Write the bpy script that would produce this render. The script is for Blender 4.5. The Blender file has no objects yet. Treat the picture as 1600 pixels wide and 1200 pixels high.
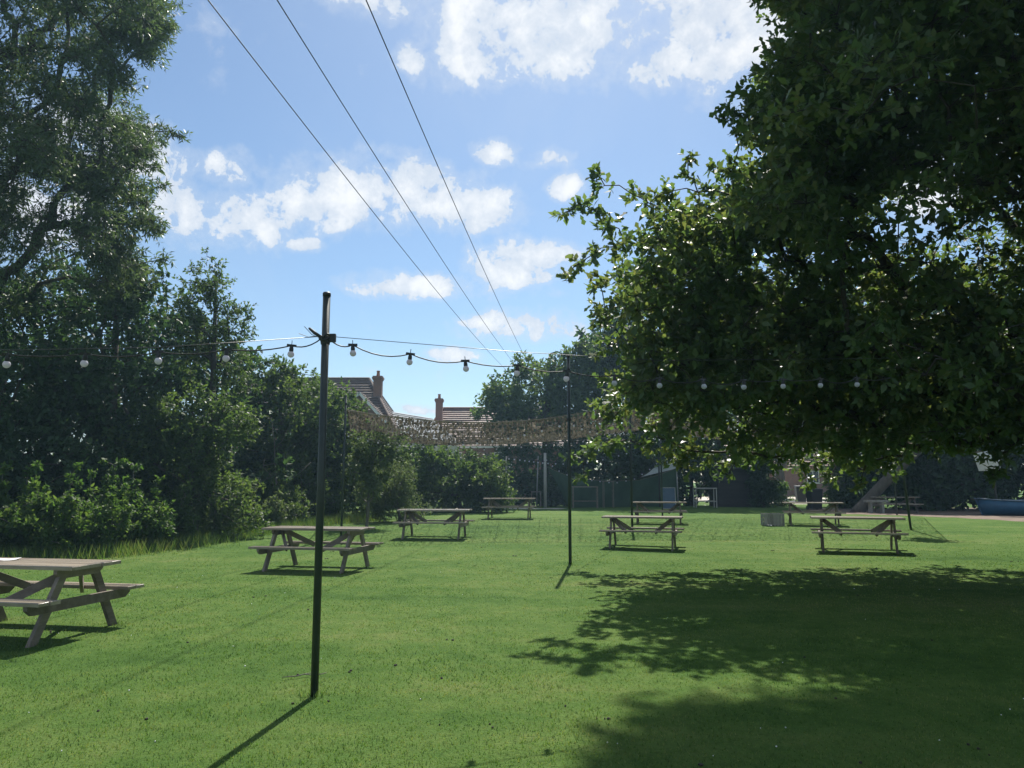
import bpy, math, random
import numpy as np
from mathutils import Vector, Matrix
R = math.radians
rng = np.random.default_rng(7)
random.seed(7)
sc = bpy.context.scene
COL = sc.collection

# ------------------------------------------------------------------ camera
H, PITCH, F = 1.62, R(7.27), 1200.0          # eye height, upward tilt, focal length in photo pixels (1600 wide)
cam_d = bpy.data.cameras.new('camera'); cam_d.sensor_width = 36.0; cam_d.lens = 36.0 * F / 1600.0
cam_d.clip_start = 0.05; cam_d.clip_end = 3000
cam = bpy.data.objects.new('camera', cam_d); COL.objects.link(cam)
cam.location = (0, 0, H); cam.rotation_euler = (R(90) + PITCH, 0, 0)
sc.camera = cam

# ------------------------------------------------------------------ sky, sun, exposure
SUN_AZ, SUN_EL = R(8.0), R(52.0)             # a little right of straight ahead, above the frame
EXPOSURE = 0.92
SKY_STRENGTH = 0.065
GLARE_DENSITY = 0.0008  # density of the added volume that imitates lens glare
sc.view_settings.view_transform = 'Standard'; sc.view_settings.look = 'None'
sc.view_settings.exposure = EXPOSURE; sc.view_settings.gamma = 1.0; sc.view_settings.use_curve_mapping = False
sd = bpy.data.lights.new('sun', 'SUN'); sd.energy = 4.2; sd.angle = R(0.53); sd.color = (1.0, 0.95, 0.86)
so = bpy.data.objects.new('sun', sd); COL.objects.link(so)
SUNV = Vector((math.sin(SUN_AZ) * math.cos(SUN_EL), math.cos(SUN_AZ) * math.cos(SUN_EL), math.sin(SUN_EL)))
so.rotation_euler = SUNV.to_track_quat('Z', 'Y').to_euler(); so.location = (5, 30, 40)

def ray(px, py):
    x, u = (px - 800) / F, (600 - py) / F
    return Vector((x, math.cos(PITCH) - u * math.sin(PITCH), math.sin(PITCH) + u * math.cos(PITCH)))
def P(px, py, y):                            # the point at forward distance y seen at a pixel
    d = ray(px, py); return Vector((0, 0, H)) + d * (y / d.y)

world = bpy.data.worlds.new('World'); sc.world = world; world.use_nodes = True
wn, wl = world.node_tree.nodes, world.node_tree.links
wn.clear()
class NT:
    """small helper round a node tree"""
    def __init__(s, tree): s.t = tree; s.n = tree.nodes; s.l = tree.links
    def new(s, typ, **kw):
        n = s.n.new(typ)
        for k, v in kw.items(): setattr(n, k, v)
        return n
    def put(s, inp, v):
        if hasattr(v, 'is_output') or isinstance(v, bpy.types.NodeSocket): s.l.new(v, inp)
        else: inp.default_value = v
    def math(s, op, a, b=None, c=None, clamp=False):
        n = s.new('ShaderNodeMath', operation=op); n.use_clamp = clamp
        s.put(n.inputs[0], a)
        if b is not None: s.put(n.inputs[1], b)
        if c is not None: s.put(n.inputs[2], c)
        return n.outputs[0]
    def vmath(s, op, a, b=None, out=0):
        n = s.new('ShaderNodeVectorMath', operation=op); s.put(n.inputs[0], a)
        if b is not None: s.put(n.inputs[1], b)
        return n.outputs[out]
    def noise(s, vec, scale, detail=4, rough=0.55, dist=0.0):
        n = s.new('ShaderNodeTexNoise'); s.put(n.inputs['Vector'], vec)
        n.inputs['Scale'].default_value = scale; n.inputs['Detail'].default_value = detail
        n.inputs['Roughness'].default_value = rough; n.inputs['Distortion'].default_value = dist
        return n.outputs['Fac']
    def ramp(s, fac, stops, interp='LINEAR'):
        n = s.new('ShaderNodeValToRGB'); s.put(n.inputs[0], fac); cr = n.color_ramp; cr.interpolation = interp
        while len(cr.elements) < len(stops): cr.elements.new(0.5)
        for e, (p, c) in zip(cr.elements, stops):
            e.position = p; e.color = (*c, 1) if len(c) == 3 else c
        return n.outputs[0]
    def mix(s, fac, a, b, blend='MIX'):
        n = s.new('ShaderNodeMix', data_type='RGBA', blend_type=blend)
        s.put(n.inputs[0], fac)
        for i, v in ((6, a), (7, b)):
            if isinstance(v, tuple): v = (*v, 1) if len(v) == 3 else v
            s.put(n.inputs[i], v)
        return n.outputs[2]
    def smooth(s, v, lo, hi, a=0.0, b=1.0):
        n = s.new('ShaderNodeMapRange', interpolation_type='SMOOTHSTEP'); s.put(n.inputs[0], v)
        n.inputs[1].default_value = lo; n.inputs[2].default_value = hi; n.inputs[3].default_value = a; n.inputs[4].default_value = b
        return n.outputs[0]

W = NT(world.node_tree)
sky = W.new('ShaderNodeTexSky', sky_type='NISHITA'); sky.sun_disc = False
sky.sun_elevation = SUN_EL; sky.sun_rotation = SUN_AZ; sky.altitude = 50; sky.air_density = 1.0; sky.dust_density = 0.6; sky.ozone_density = 2.0
tc = W.new('ShaderNodeTexCoord'); dirv = tc.outputs['Generated']
sep = W.new('ShaderNodeSeparateXYZ'); wl.new(dirv, sep.inputs[0])
az = W.math('ARCTAN2', sep.outputs[0], sep.outputs[1]); el = W.math('ARCSINE', sep.outputs[2])
comb = W.new('ShaderNodeCombineXYZ'); wl.new(az, comb.inputs[0]); wl.new(el, comb.inputs[1])
ae = comb.outputs[0]
def azel(px, py):
    d = ray(px, py).normalized(); return math.atan2(d.x, d.y), math.asin(d.z)
# cumulus seen in the photograph, as soft ellipses in azimuth and elevation that noise then frays
CLOUDS = [(348, 262, 42, 28), (350, 342, 105, 40), (295, 320, 45, 32), (600, 298, 150, 46), (510, 325, 85, 34), (735, 325, 75, 34), (660, 275, 60, 25),
          (475, 382, 26, 11), (780, 238, 42, 17), (852, 250, 40, 17), (882, 290, 30, 19), (640, 447, 90, 20), (700, 452, 50, 16),
          (805, 418, 72, 38), (860, 400, 62, 22), (845, 508, 115, 25), (745, 503, 34, 12), (868, 456, 20, 10), (705, 553, 36, 11),
          (745, 85, 90, 44), (850, 85, 90, 40), (950, 55, 130, 60), (1015, 105, 46, 36), (1110, 45, 140, 62), (1190, 75, 90, 40),
          (1010, 5, 190, 40), (880, 40, 230, 62), (1150, 50, 150, 72), (610, 8, 95, 26), (645, 85, 26, 26), (730, 10, 60, 26), (70, 215, 160, 50), (60, 330, 110, 60), (640, 640, 60, 8), (1330, 60, 160, 90), (1500, 250, 160, 60),
          (380, -140, 260, 60), (1000, -160, 330, 70)]
field = None
for (px, py, rx, ry) in CLOUDS:
    a0, e0 = azel(px, py)
    v = W.vmath('SUBTRACT', ae, (a0, e0, 0)); v = W.vmath('MULTIPLY', v, (F / rx, F / ry, 0))
    q = W.math('SUBTRACT', 1.0, W.vmath('DOT_PRODUCT', v, v, out=1))
    field = q if field is None else W.math('SMOOTH_MAX', field, q, 0.35)
field = W.math('MAXIMUM', field, -1.6)
# the same kind of cloud goes on outside the frame, thickened to add fill light
hi = W.math('MAXIMUM', sep.outputs[2], 0.06)
pl = W.new('ShaderNodeCombineXYZ'); wl.new(W.math('DIVIDE', sep.outputs[0], hi), pl.inputs[0]); wl.new(W.math('DIVIDE', sep.outputs[1], hi), pl.inputs[1])
gen = W.math('MULTIPLY_ADD', W.noise(pl.outputs[0], 0.9, 3, 0.5), 9.0, -4.7)
inview = W.math('MULTIPLY', W.smooth(W.math('ABSOLUTE', az), 0.66, 0.9, 1, 0), W.smooth(el, 0.62, 0.8, 1, 0))
gen = W.math('SUBTRACT', gen, W.math('MULTIPLY', inview, 6.0))
field = W.math('MAXIMUM', field, gen)
nz = W.noise(dirv, 11.0, 8, 0.62, 0.25); nz2 = W.noise(dirv, 40.0, 8, 0.65, 0.3)
f2 = W.math('ADD', W.math('MULTIPLY_ADD', field, 1.05, 0.0), W.math('MULTIPLY_ADD', nz, 7.4, -3.75)); f2 = W.math('ADD', f2, W.math('MULTIPLY_ADD', nz2, 3.6, -1.8)); f2 = W.math('SUBTRACT', f2, W.smooth(el, -0.02, 0.05, 8.0, 0.0))
cover = W.math('MULTIPLY', W.smooth(f2, 0.0, 0.6), 0.95)
cover = W.math('MAXIMUM', cover, W.math('MULTIPLY', W.smooth(f2, -1.2, 0.4), 0.32))
veil = W.math('MULTIPLY', W.smooth(W.noise(ae, 3.0, 5, 0.6, 0.6), 0.45, 0.8), 0.22)
cover = W.math('MAXIMUM', cover, veil)
bright = W.smooth(W.math('ADD', f2, W.math('MULTIPLY_ADD', W.noise(dirv, 22.0, 6, 0.6), 4.0, -2.0)), 0.0, 2.6)
ccol = W.mix(bright, (5.6, 6.2, 7.1), (8.2, 8.3, 8.4))
skycol = W.mix(1.0, sky.outputs[0], (.85, .955, 1.0), 'MULTIPLY')
skymix = W.mix(cover, skycol, ccol)
bg = W.new('ShaderNodeBackground'); wl.new(skymix, bg.inputs[0]); bg.inputs[1].default_value = SKY_STRENGTH
wo = W.new('ShaderNodeOutputWorld'); wl.new(bg.outputs[0], wo.inputs[0])
world.cycles.sampling_method = 'MANUAL'; world.cycles.sample_map_resolution = 512

sc.render.engine = 'CYCLES'
sc.cycles.use_denoising = True
try:
    sc.cycles.denoiser = 'OPENIMAGEDENOISE'; sc.cycles.denoising_input_passes = 'RGB_ALBEDO_NORMAL'
except Exception: pass
sc.cycles.max_bounces = 7; sc.cycles.diffuse_bounces = 4; sc.cycles.transmission_bounces = 4; sc.cycles.glossy_bounces = 2
sc.cycles.volume_bounces = 0

# ------------------------------------------------------------------ ground shape
def sstep(a, b, x):
    t = np.clip((np.asarray(x, float) - a) / (b - a), 0, 1); return t * t * (3 - 2 * t)
def gz(x, y):                                # the lawn rises a hand's breadth towards the far end
    return 0.2 * sstep(14, 32, y) + 0.02 * np.sin(np.asarray(x) * .7 + 1.3) * np.sin(np.asarray(y) * .45) * sstep(3, 9, y)
def G(px, py):                               # where a pixel's ray meets the ground
    d = ray(px, py); z = 0.0
    for _ in range(30):
        t = (z - H) / d.z; p = Vector((0, 0, H)) + d * t; z = 0.5 * z + 0.5 * float(gz(p.x, p.y))
    p.z = float(gz(p.x, p.y)); return p
def on(x, y): return Vector((x, y, float(gz(x, y))))

# ------------------------------------------------------------------ materials
MATS = {}
def newmat(name):
    m = bpy.data.materials.new(name); m.use_nodes = True; m.node_tree.nodes.clear(); MATS[name] = m
    t = NT(m.node_tree); t.out = t.new('ShaderNodeOutputMaterial'); return m, t
def principled(t, col, rough=0.6, metal=0.0, bump=None, bstr=0.3, bdist=0.02, spec=0.5):
    p = t.new('ShaderNodeBsdfPrincipled')
    if isinstance(col, tuple): col = (*col, 1)
    t.put(p.inputs['Base Color'], col); t.put(p.inputs['Roughness'], rough); p.inputs['Metallic'].default_value = metal
    p.inputs['Specular IOR Level'].default_value = spec
    if bump is not None:
        b = t.new('ShaderNodeBump'); b.inputs['Strength'].default_value = bstr; b.inputs['Distance'].default_value = bdist
        t.put(b.inputs['Height'], bump); t.l.new(b.outputs[0], p.inputs['Normal'])
    return p.outputs[0]
def simple(name, c1, c2, scale=6.0, rough=0.6, metal=0.0, stretch=(1, 1, 1), bstr=0.25, spec=0.5, coord='Object'):
    m, t = newmat(name); tcn = t.new('ShaderNodeTexCoord'); v = t.vmath('MULTIPLY', tcn.outputs[coord], stretch)
    n = t.noise(v, scale, 6, 0.6); n2 = t.noise(v, scale * 7, 3, 0.6)
    f = t.math('ADD', t.math('MULTIPLY', n, .7), t.math('MULTIPLY', n2, .3))
    oi = t.new('ShaderNodeObjectInfo')
    f = t.math('ADD', f, t.math('MULTIPLY_ADD', oi.outputs['Random'], .26, -.13))
    col = t.ramp(f, [(0.3, c1), (0.7, c2)])
    t.l.new(principled(t, col, rough, metal, n2, bstr, 0.01, spec), t.out.inputs[0]); return m
def leafmat(name, cols, trans, tmix=0.42, rough=0.55, spec=0.25, patch=0.5):
    m, t = newmat(name); g = t.new('ShaderNodeNewGeometry')
    rnd = g.outputs['Random Per Island']
    pn = t.noise(g.outputs['Position'], patch, 2, 0.5)
    f = t.math('ADD', t.math('MULTIPLY', rnd, 0.6), t.math('MULTIPLY_ADD', pn, 1.2, -0.4), clamp=True)
    k = len(cols); col = t.ramp(f, [((i + .5) / k, c) for i, c in enumerate(cols)])
    s1 = principled(t, col, rough, spec=spec)
    tr = t.new('ShaderNodeBsdfTranslucent'); tcx = t.mix(1.0, col, trans, 'MULTIPLY'); t.l.new(tcx, tr.inputs[0])
    mx = t.new('ShaderNodeMixShader'); mx.inputs[0].default_value = tmix; t.l.new(s1, mx.inputs[1]); t.l.new(tr.outputs[0], mx.inputs[2])
    t.l.new(mx.outputs[0], t.out.inputs[0]); return m

leafmat('oak_leaf', [(.050, .090, .034), (.066, .114, .040), (.084, .124, .044), (.108, .126, .048)], (2.2, 2.15, 1.2), 0.44, .42, .5)
leafmat('ash_leaf', [(.045, .075, .035), (.060, .095, .042), (.075, .110, .050)], (2.0, 2.0, 1.2), 0.40, 0.45, 0.45)
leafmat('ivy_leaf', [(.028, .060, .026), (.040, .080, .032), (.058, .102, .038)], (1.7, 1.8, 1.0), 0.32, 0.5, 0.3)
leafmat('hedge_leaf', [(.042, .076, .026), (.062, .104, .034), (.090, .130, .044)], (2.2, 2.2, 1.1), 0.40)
leafmat('pale_leaf', [(.062, .095, .040), (.082, .120, .048), (.105, .140, .062)], (2.0, 2.0, 1.2), 0.40)
leafmat('nettle_leaf', [(.042, .090, .024), (.060, .116, .030), (.086, .132, .040)], (2.2, 2.2, 1.1), 0.42)
simple('bark', (.035, .028, .022), (.10, .085, .065), 5, 0.9, stretch=(1, 1, .25), bstr=.8)
simple('pale_bark', (.09, .08, .065), (.20, .18, .15), 5, 0.85, stretch=(1, 1, .25), bstr=.6)
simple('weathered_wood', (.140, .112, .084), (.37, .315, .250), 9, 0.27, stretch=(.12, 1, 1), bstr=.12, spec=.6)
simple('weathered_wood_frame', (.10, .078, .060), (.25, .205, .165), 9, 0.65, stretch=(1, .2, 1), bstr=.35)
simple('grey_timber', (.16, .155, .145), (.34, .33, .31), 7, 0.7, stretch=(1, 1, .2), bstr=.3)
simple('pale_timber', (.30, .28, .25), (.50, .48, .44), 7, 0.6, stretch=(1, 1, .2), bstr=.3)
simple('dark_cladding', (.018, .018, .018), (.042, .038, .036), 7, 0.8, stretch=(.2, 1, 1), bstr=.4)
simple('pole_paint', (.010, .018, .016), (.022, .034, .030), 12, 0.38, bstr=.12)
simple('black_plastic', (.010, .010, .011), (.022, .022, .024), 20, 0.5, bstr=.1)
simple('wire', (.05, .05, .052), (.10, .10, .10), 20, 0.4, metal=.6, bstr=.0)
simple('power_wire', (.020, .020, .022), (.035, .035, .036), 20, 0.6, bstr=.0)
simple('bulb_glass', (.66, .64, .66), (.78, .76, .78), 20, 0.25, bstr=.0)
m, t = newmat('bulb_frosted'); pb = principled(t, (.66, .64, .70), .3); tr = t.new('ShaderNodeBsdfTranslucent'); tr.inputs[0].default_value = (.66, .64, .72, 1)
mx = t.new('ShaderNodeMixShader'); mx.inputs[0].default_value = .45; t.l.new(pb, mx.inputs[1]); t.l.new(tr.outputs[0], mx.inputs[2]); t.l.new(mx.outputs[0], t.out.inputs[0])
simple('brick_plain', (.20, .075, .045), (.36, .15, .09), 9, 0.85, bstr=.4)
simple('render_wall', (.55, .52, .46), (.68, .65, .58), 3, 0.85, bstr=.2)
simple('white_paint', (.66, .66, .64), (.80, .80, .78), 6, 0.5, bstr=.05)
simple('window_glass', (.02, .025, .03), (.04, .045, .05), 2, 0.06, bstr=0)
simple('green_tarp', (.020, .050, .032), (.038, .085, .052), 2.5, 0.55, bstr=.3)
simple('pale_sail', (.34, .38, .36), (.48, .52, .49), 3, 0.7, bstr=.2)
simple('sail_cloth', (.52, .54, .56), (.68, .70, .72), 3, 0.8, bstr=.2)
simple('blue_paint', (.012, .075, .17), (.025, .13, .27), 3, 0.45, bstr=.15)
simple('board_blue', (.05, .09, .14), (.09, .14, .20), 4, 0.6, bstr=.1)
simple('terracotta', (.28, .11, .06), (.42, .19, .11), 6, 0.8, bstr=.2)
simple('slate_pale', (.22, .23, .24), (.40, .41, .42), 4, 0.28, stretch=(1, 1, 1), bstr=.3)
simple('paper', (.74, .74, .74), (.82, .82, .82), 3, 0.7, bstr=.05)
simple('rope', (.13, .11, .08), (.22, .19, .14), 20, 0.9, bstr=.2)
simple('gravel', (.34, .30, .24), (.55, .50, .42), 3, 0.95, bstr=.6)
simple('mulch', (.075, .052, .036), (.20, .145, .105), 2.2, 0.95, bstr=.9)
simple('worm_cast', (.020, .018, .012), (.050, .042, .028), 20, 0.95, bstr=.4)
simple('daisy', (.70, .70, .66), (.80, .80, .76), 20, 0.7, bstr=0)

def brick_mat(name, c1, c2, mortar, scale):
    m, t = newmat(name); tcn = t.new('ShaderNodeTexCoord'); sp = t.new('ShaderNodeSeparateXYZ'); t.l.new(tcn.outputs['Object'], sp.inputs[0])
    cb = t.new('ShaderNodeCombineXYZ'); t.l.new(t.math('ADD', sp.outputs[0], sp.outputs[1]), cb.inputs[0]); t.l.new(sp.outputs[2], cb.inputs[1])
    b = t.new('ShaderNodeTexBrick'); t.l.new(cb.outputs[0], b.inputs['Vector']); b.inputs['Color1'].default_value = (*c1, 1); b.inputs['Color2'].default_value = (*c2, 1)
    b.inputs['Mortar'].default_value = (*mortar, 1); b.inputs['Scale'].default_value = 1; b.inputs['Mortar Size'].default_value = .01
    b.inputs['Brick Width'].default_value = .225; b.inputs['Row Height'].default_value = .075
    n = t.noise(tcn.outputs['Object'], 2.0, 5, 0.6); c = t.mix(t.math('MULTIPLY', n, .5), b.outputs[0], (.10, .05, .035))
    t.l.new(principled(t, c, .85, bump=b.outputs['Fac'], bstr=-.4), t.out.inputs[0])
brick_mat('brick', (.30, .11, .065), (.22, .085, .055), (.32, .28, .24), 1)
def tile_mat(name, c1, c2, rough):
    m, t = newmat(name); g = t.new('ShaderNodeNewGeometry'); rnd = g.outputs['Random Per Island']
    n = t.noise(g.outputs['Position'], 1.3, 5, .65); n2 = t.noise(g.outputs['Position'], 9, 3, .6)
    f = t.math('ADD', t.math('MULTIPLY', rnd, .35), t.math('ADD', t.math('MULTIPLY', n, .5), t.math('MULTIPLY', n2, .3)))
    t.l.new(principled(t, t.ramp(f, [(.3, c1), (.8, c2)]), rough, bump=n2, bstr=.4), t.out.inputs[0])
tile_mat('roof_tile', (.055, .036, .030), (.16, .10, .075), .55)
tile_mat('red_roof_tile', (.10, .050, .036), (.23, .115, .078), .6)
# camouflage netting: three cloth colours, picked piece by piece
m, t = newmat('net_cloth'); g = t.new('ShaderNodeNewGeometry')
c = t.ramp(t.math('ADD', t.math('MULTIPLY', g.outputs['Random Per Island'], .75), t.math('MULTIPLY_ADD', t.noise(g.outputs['Position'], .8, 2), .7, -.25)),
           [(.10, (.064, .052, .040)), (.40, (.125, .104, .078)), (.70, (.20, .170, .130)), (.95, (.085, .09, .06))])
s1 = principled(t, c, .85); tr = t.new('ShaderNodeBsdfTranslucent'); t.l.new(c, tr.inputs[0]); mx = t.new('ShaderNodeMixShader'); mx.inputs[0].default_value = .35
t.l.new(s1, mx.inputs[1]); t.l.new(tr.outputs[0], mx.inputs[2]); t.l.new(mx.outputs[0], t.out.inputs[0])
# lawn: the ground sheet and the blades on it share one patch pattern, laid out in metres
def lawn_colour(t, pos, rnd=None):
    big = t.noise(pos, .22, 4, .6, .4); mid = t.noise(pos, 2.1, 7, .74)
    st = t.vmath('MULTIPLY', pos, (.10, 1.0, 1)); mow = t.noise(st, .75, 3, .5)
    f = t.math('ADD', t.math('MULTIPLY', big, .34), t.math('ADD', t.math('MULTIPLY', mid, .40), t.math('MULTIPLY', mow, .26)))
    if rnd is not None: f = t.math('ADD', f, t.math('MULTIPLY_ADD', rnd, .30, -.15))
    return t.ramp(f, [(.36, (.038, .086, .018)), (.46, (.072, .138, .030)), (.54, (.104, .166, .041)), (.66, (.168, .192, .070))])
m, t = newmat('lawn'); g = t.new('ShaderNodeNewGeometry'); pos = g.outputs['Position']
fine = t.noise(pos, 42, 5, .7); fine2 = t.noise(t.vmath('MULTIPLY', pos, (1, .45, 1)), 14, 4, .7)
c = lawn_colour(t, pos); dk = t.math('ADD', t.math('MULTIPLY', fine, .55), t.math('MULTIPLY', fine2, .45))
c = t.mix(t.smooth(dk, .30, .60, .42, 0), c, (.022, .040, .010))
t.l.new(principled(t, c, .8, bump=dk, bstr=.9, bdist=.05, spec=.03), t.out.inputs[0])
m, t = newmat('grass_blade'); g = t.new('ShaderNodeNewGeometry'); c = lawn_colour(t, g.outputs['Position'], g.outputs['Random Per Island'])
s1 = principled(t, c, .5, spec=.3); tr = t.new('ShaderNodeBsdfTranslucent'); t.l.new(t.mix(1.0, c, (1.7, 1.75, 1.0), 'MULTIPLY'), tr.inputs[0])
mx = t.new('ShaderNodeMixShader'); mx.inputs[0].default_value = .42; t.l.new(s1, mx.inputs[1]); t.l.new(tr.outputs[0], mx.inputs[2]); t.l.new(mx.outputs[0], t.out.inputs[0])

# ------------------------------------------------------------------ mesh helpers
class MB:
    def __init__(s): s.v = []; s.f = []; s.n = 0
    def add(s, v, f):
        s.f += [tuple(i + s.n for i in q) for q in f]; s.v += [tuple(p) for p in v]; s.n += len(v); return s
    def box(s, lo, hi, M=None, ch=0.0):
        x0, y0, z0 = lo; x1, y1, z1 = hi
        v = [Vector(p) for p in ((x0, y0, z0), (x1, y0, z0), (x1, y1, z0), (x0, y1, z0), (x0, y0, z1), (x1, y0, z1), (x1, y1, z1), (x0, y1, z1))]
        if M is not None: v = [M @ p for p in v]
        return s.add(v, [(0, 3, 2, 1), (4, 5, 6, 7), (0, 1, 5, 4), (1, 2, 6, 5), (2, 3, 7, 6), (3, 0, 4, 7)])
    def bar(s, a, b, w, t, up=(0, 0, 1)):    # a plank from a to b, w across, t thick
        a, b = Vector(a), Vector(b); d = (b - a); L = d.length; d.normalize(); u = Vector(up)
        sd_ = d.cross(u)
        if sd_.length < 1e-4: sd_ = d.cross(Vector((1, 0, 0)))
        sd_.normalize(); u = sd_.cross(d)
        M = Matrix(((d.x, sd_.x, u.x, a.x), (d.y, sd_.y, u.y, a.y), (d.z, sd_.z, u.z, a.z), (0, 0, 0, 1)))
        return s.box((0, -w / 2, -t / 2), (L, w / 2, t / 2), M)
    def prism(s, poly, y0, y1):              # polygon in x,z pushed along y
        k = len(poly); v = [(p[0], y0, p[1]) for p in poly] + [(p[0], y1, p[1]) for p in poly]
        return s.add(v, [tuple(range(k)), tuple(range(2 * k - 1, k - 1, -1))] + [(i, k + i, k + (i + 1) % k, (i + 1) % k) for i in range(k)])
    def tube(s, pts, rad, n=8, cap=True):
        pts = [Vector(p) for p in pts]; k = len(pts); rad = [rad] * k if not hasattr(rad, '__len__') else rad
        v = []; t0 = None
        for i, p in enumerate(pts):
            d = (pts[min(i + 1, k - 1)] - pts[max(i - 1, 0)]).normalized()
            if t0 is None: t0 = d.cross(Vector((0, 0, 1)) if abs(d.z) < .9 else Vector((1, 0, 0))).normalized()
            t0 = (t0 - d * t0.dot(d)).normalized(); b = d.cross(t0)
            v += [p + (t0 * math.cos(6.28318 * j / n) + b * math.sin(6.28318 * j / n)) * rad[i] for j in range(n)]
        f = [(i * n + j, i * n + (j + 1) % n, (i + 1) * n + (j + 1) % n, (i + 1) * n + j) for i in range(k - 1) for j in range(n)]
        if cap: f += [tuple(range(n - 1, -1, -1)), tuple(range((k - 1) * n, k * n))]
        return s.add(v, f)
    def lathe(s, prof, n=10, c=(0, 0, 0)):
        v = [(c[0] + r * math.cos(6.28318 * j / n), c[1] + r * math.sin(6.28318 * j / n), c[2] + z) for r, z in prof for j in range(n)]
        k = len(prof); f = [(i * n + j, i * n + (j + 1) % n, (i + 1) * n + (j + 1) % n, (i + 1) * n + j) for i in range(k - 1) for j in range(n)]
        f += [tuple(range(n - 1, -1, -1)), tuple(range((k - 1) * n, k * n))]
        return s.add(v, f)
    def build(s, name, mat, parent=None, smooth=False):
        me = bpy.data.meshes.new(name); me.from_pydata(s.v, [], s.f); me.update()
        if smooth: me.polygons.foreach_set('use_smooth', [True] * len(me.polygons))
        me.materials.append(MATS[mat]); return link(name, me, parent)
LAST = [None]
def link(name, me, parent=None):
    o = bpy.data.objects.new(name, me); COL.objects.link(o); o.parent = parent; LAST[0] = o; return o
def tag(o, label, cat, group=None, kind=None):
    if label: o['label'] = label
    if cat: o['category'] = cat
    if group: o['group'] = group
    if kind: o['kind'] = kind
    return o
def thing(name, label, cat, loc=(0, 0, 0), rz=0.0, group=None):
    o = bpy.data.objects.new(name, None); COL.objects.link(o); o.location = loc; o.rotation_euler = (0, 0, rz); o.empty_display_size = .2
    return tag(o, label, cat, group)
def copy_tree(o, parent=None):
    c = o.copy(); COL.objects.link(c); c.parent = parent
    for ch in list(o.children): copy_tree(ch, c)
    return c
def npmesh(name, verts, loops, counts, mat, parent=None, smooth=False):
    me = bpy.data.meshes.new(name); me.vertices.add(len(verts)); me.vertices.foreach_set('co', np.ascontiguousarray(verts, np.float32).ravel())
    counts = np.asarray(counts, np.int32); me.loops.add(len(loops)); me.loops.foreach_set('vertex_index', np.ascontiguousarray(loops, np.int32))
    me.polygons.add(len(counts)); st = np.zeros(len(counts), np.int32); st[1:] = np.cumsum(counts)[:-1]
    me.polygons.foreach_set('loop_start', st); me.polygons.foreach_set('loop_total', counts)
    if smooth: me.polygons.foreach_set('use_smooth', np.ones(len(counts), bool))
    me.update(calc_edges=True); me.materials.append(MATS[mat]); return link(name, me, parent)
def unit(a): return a / np.maximum(np.linalg.norm(a, axis=-1, keepdims=True), 1e-9)

# leaf outlines: (along, across)
OAK = np.array([(0, 0), (.34, .20), (.48, .11), (.76, .28), (1, 0), (.76, -.28), (.48, -.11), (.34, -.20)], float)
LANCE = np.array([(0, 0), (.45, .13), (1, 0), (.45, -.13)], float)
OVAL = np.array([(0, 0), (.40, .27), (1, 0), (.40, -.27)], float)
TOOTH = np.array([(0, 0), (.22, .26), (.60, .22), (1, 0), (.60, -.22), (.22, -.26)], float)
def leaves(name, pos, d, size, outline, mat, parent, fold=.12, curl=.15, upbias=.6):
    """one mesh: a leaf at every pos along d"""
    n = len(pos); d = unit(d); ref = unit(rng.normal(size=(n, 3)) + np.array([0, 0, upbias * 2]))
    s = unit(np.cross(d, ref)); nn = np.cross(s, d); V, K = [], []
    plain = rng.random(n) < (.5 if outline is OAK else 0)          # half the oak leaves are turned so that their lobes do not read
    for sel, ol in ((~plain, outline), (plain, OVAL)):
        if not sel.any(): continue
        k = len(ol); a = ol[:, 0][None, :, None]; w = ol[:, 1][None, :, None]
        v = pos[sel][:, None, :] + size[sel][:, None, None] * (a * d[sel][:, None, :] + w * s[sel][:, None, :] + (np.abs(w) * fold - curl * a * a) * nn[sel][:, None, :])
        V.append(v.reshape(-1, 3)); K.append(np.full(int(sel.sum()), k))
    V = np.concatenate(V); return npmesh(name, V, np.arange(len(V)), np.concatenate(K), mat, parent)

def sample_ellipsoids(ells, reject=None, shell=.45):
    out = []
    for (c, r, n, rc) in ells:
        c = np.array(c, float); r = np.array(r, float); got = 0; tries = 0
        while got < n and tries < 60:
            tries += 1
            u = unit(rng.normal(size=(n, 3))); rad = rng.uniform(shell ** 3, 1, n) ** (1 / 3)
            p = c + u * rad[:, None] * r
            if reject is not None: p = p[reject(p)]
            p = p[p[:, 2] > .25]
            p = p[:n - got]; got += len(p)
            out += [(q, rc) for q in p]
    return out
def project(p):                              # world points to photo pixels
    x, y, z = p[:, 0], p[:, 1], p[:, 2] - H
    f = y * math.cos(PITCH) + z * math.sin(PITCH); u = -y * math.sin(PITCH) + z * math.cos(PITCH)
    return 800 + F * x / np.maximum(f, .1), 600 - F * u / np.maximum(f, .1)
def inpoly(px, py, poly):
    res = np.zeros(len(px), bool); k = len(poly)
    for i in range(k):
        x0, y0 = poly[i]; x1, y1 = poly[(i + 1) % k]
        c = ((y0 > py) != (y1 > py)) & (px < (x1 - x0) * (py - y0) / ((y1 - y0) or 1e-9) + x0)
        res ^= c
    return res

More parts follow.
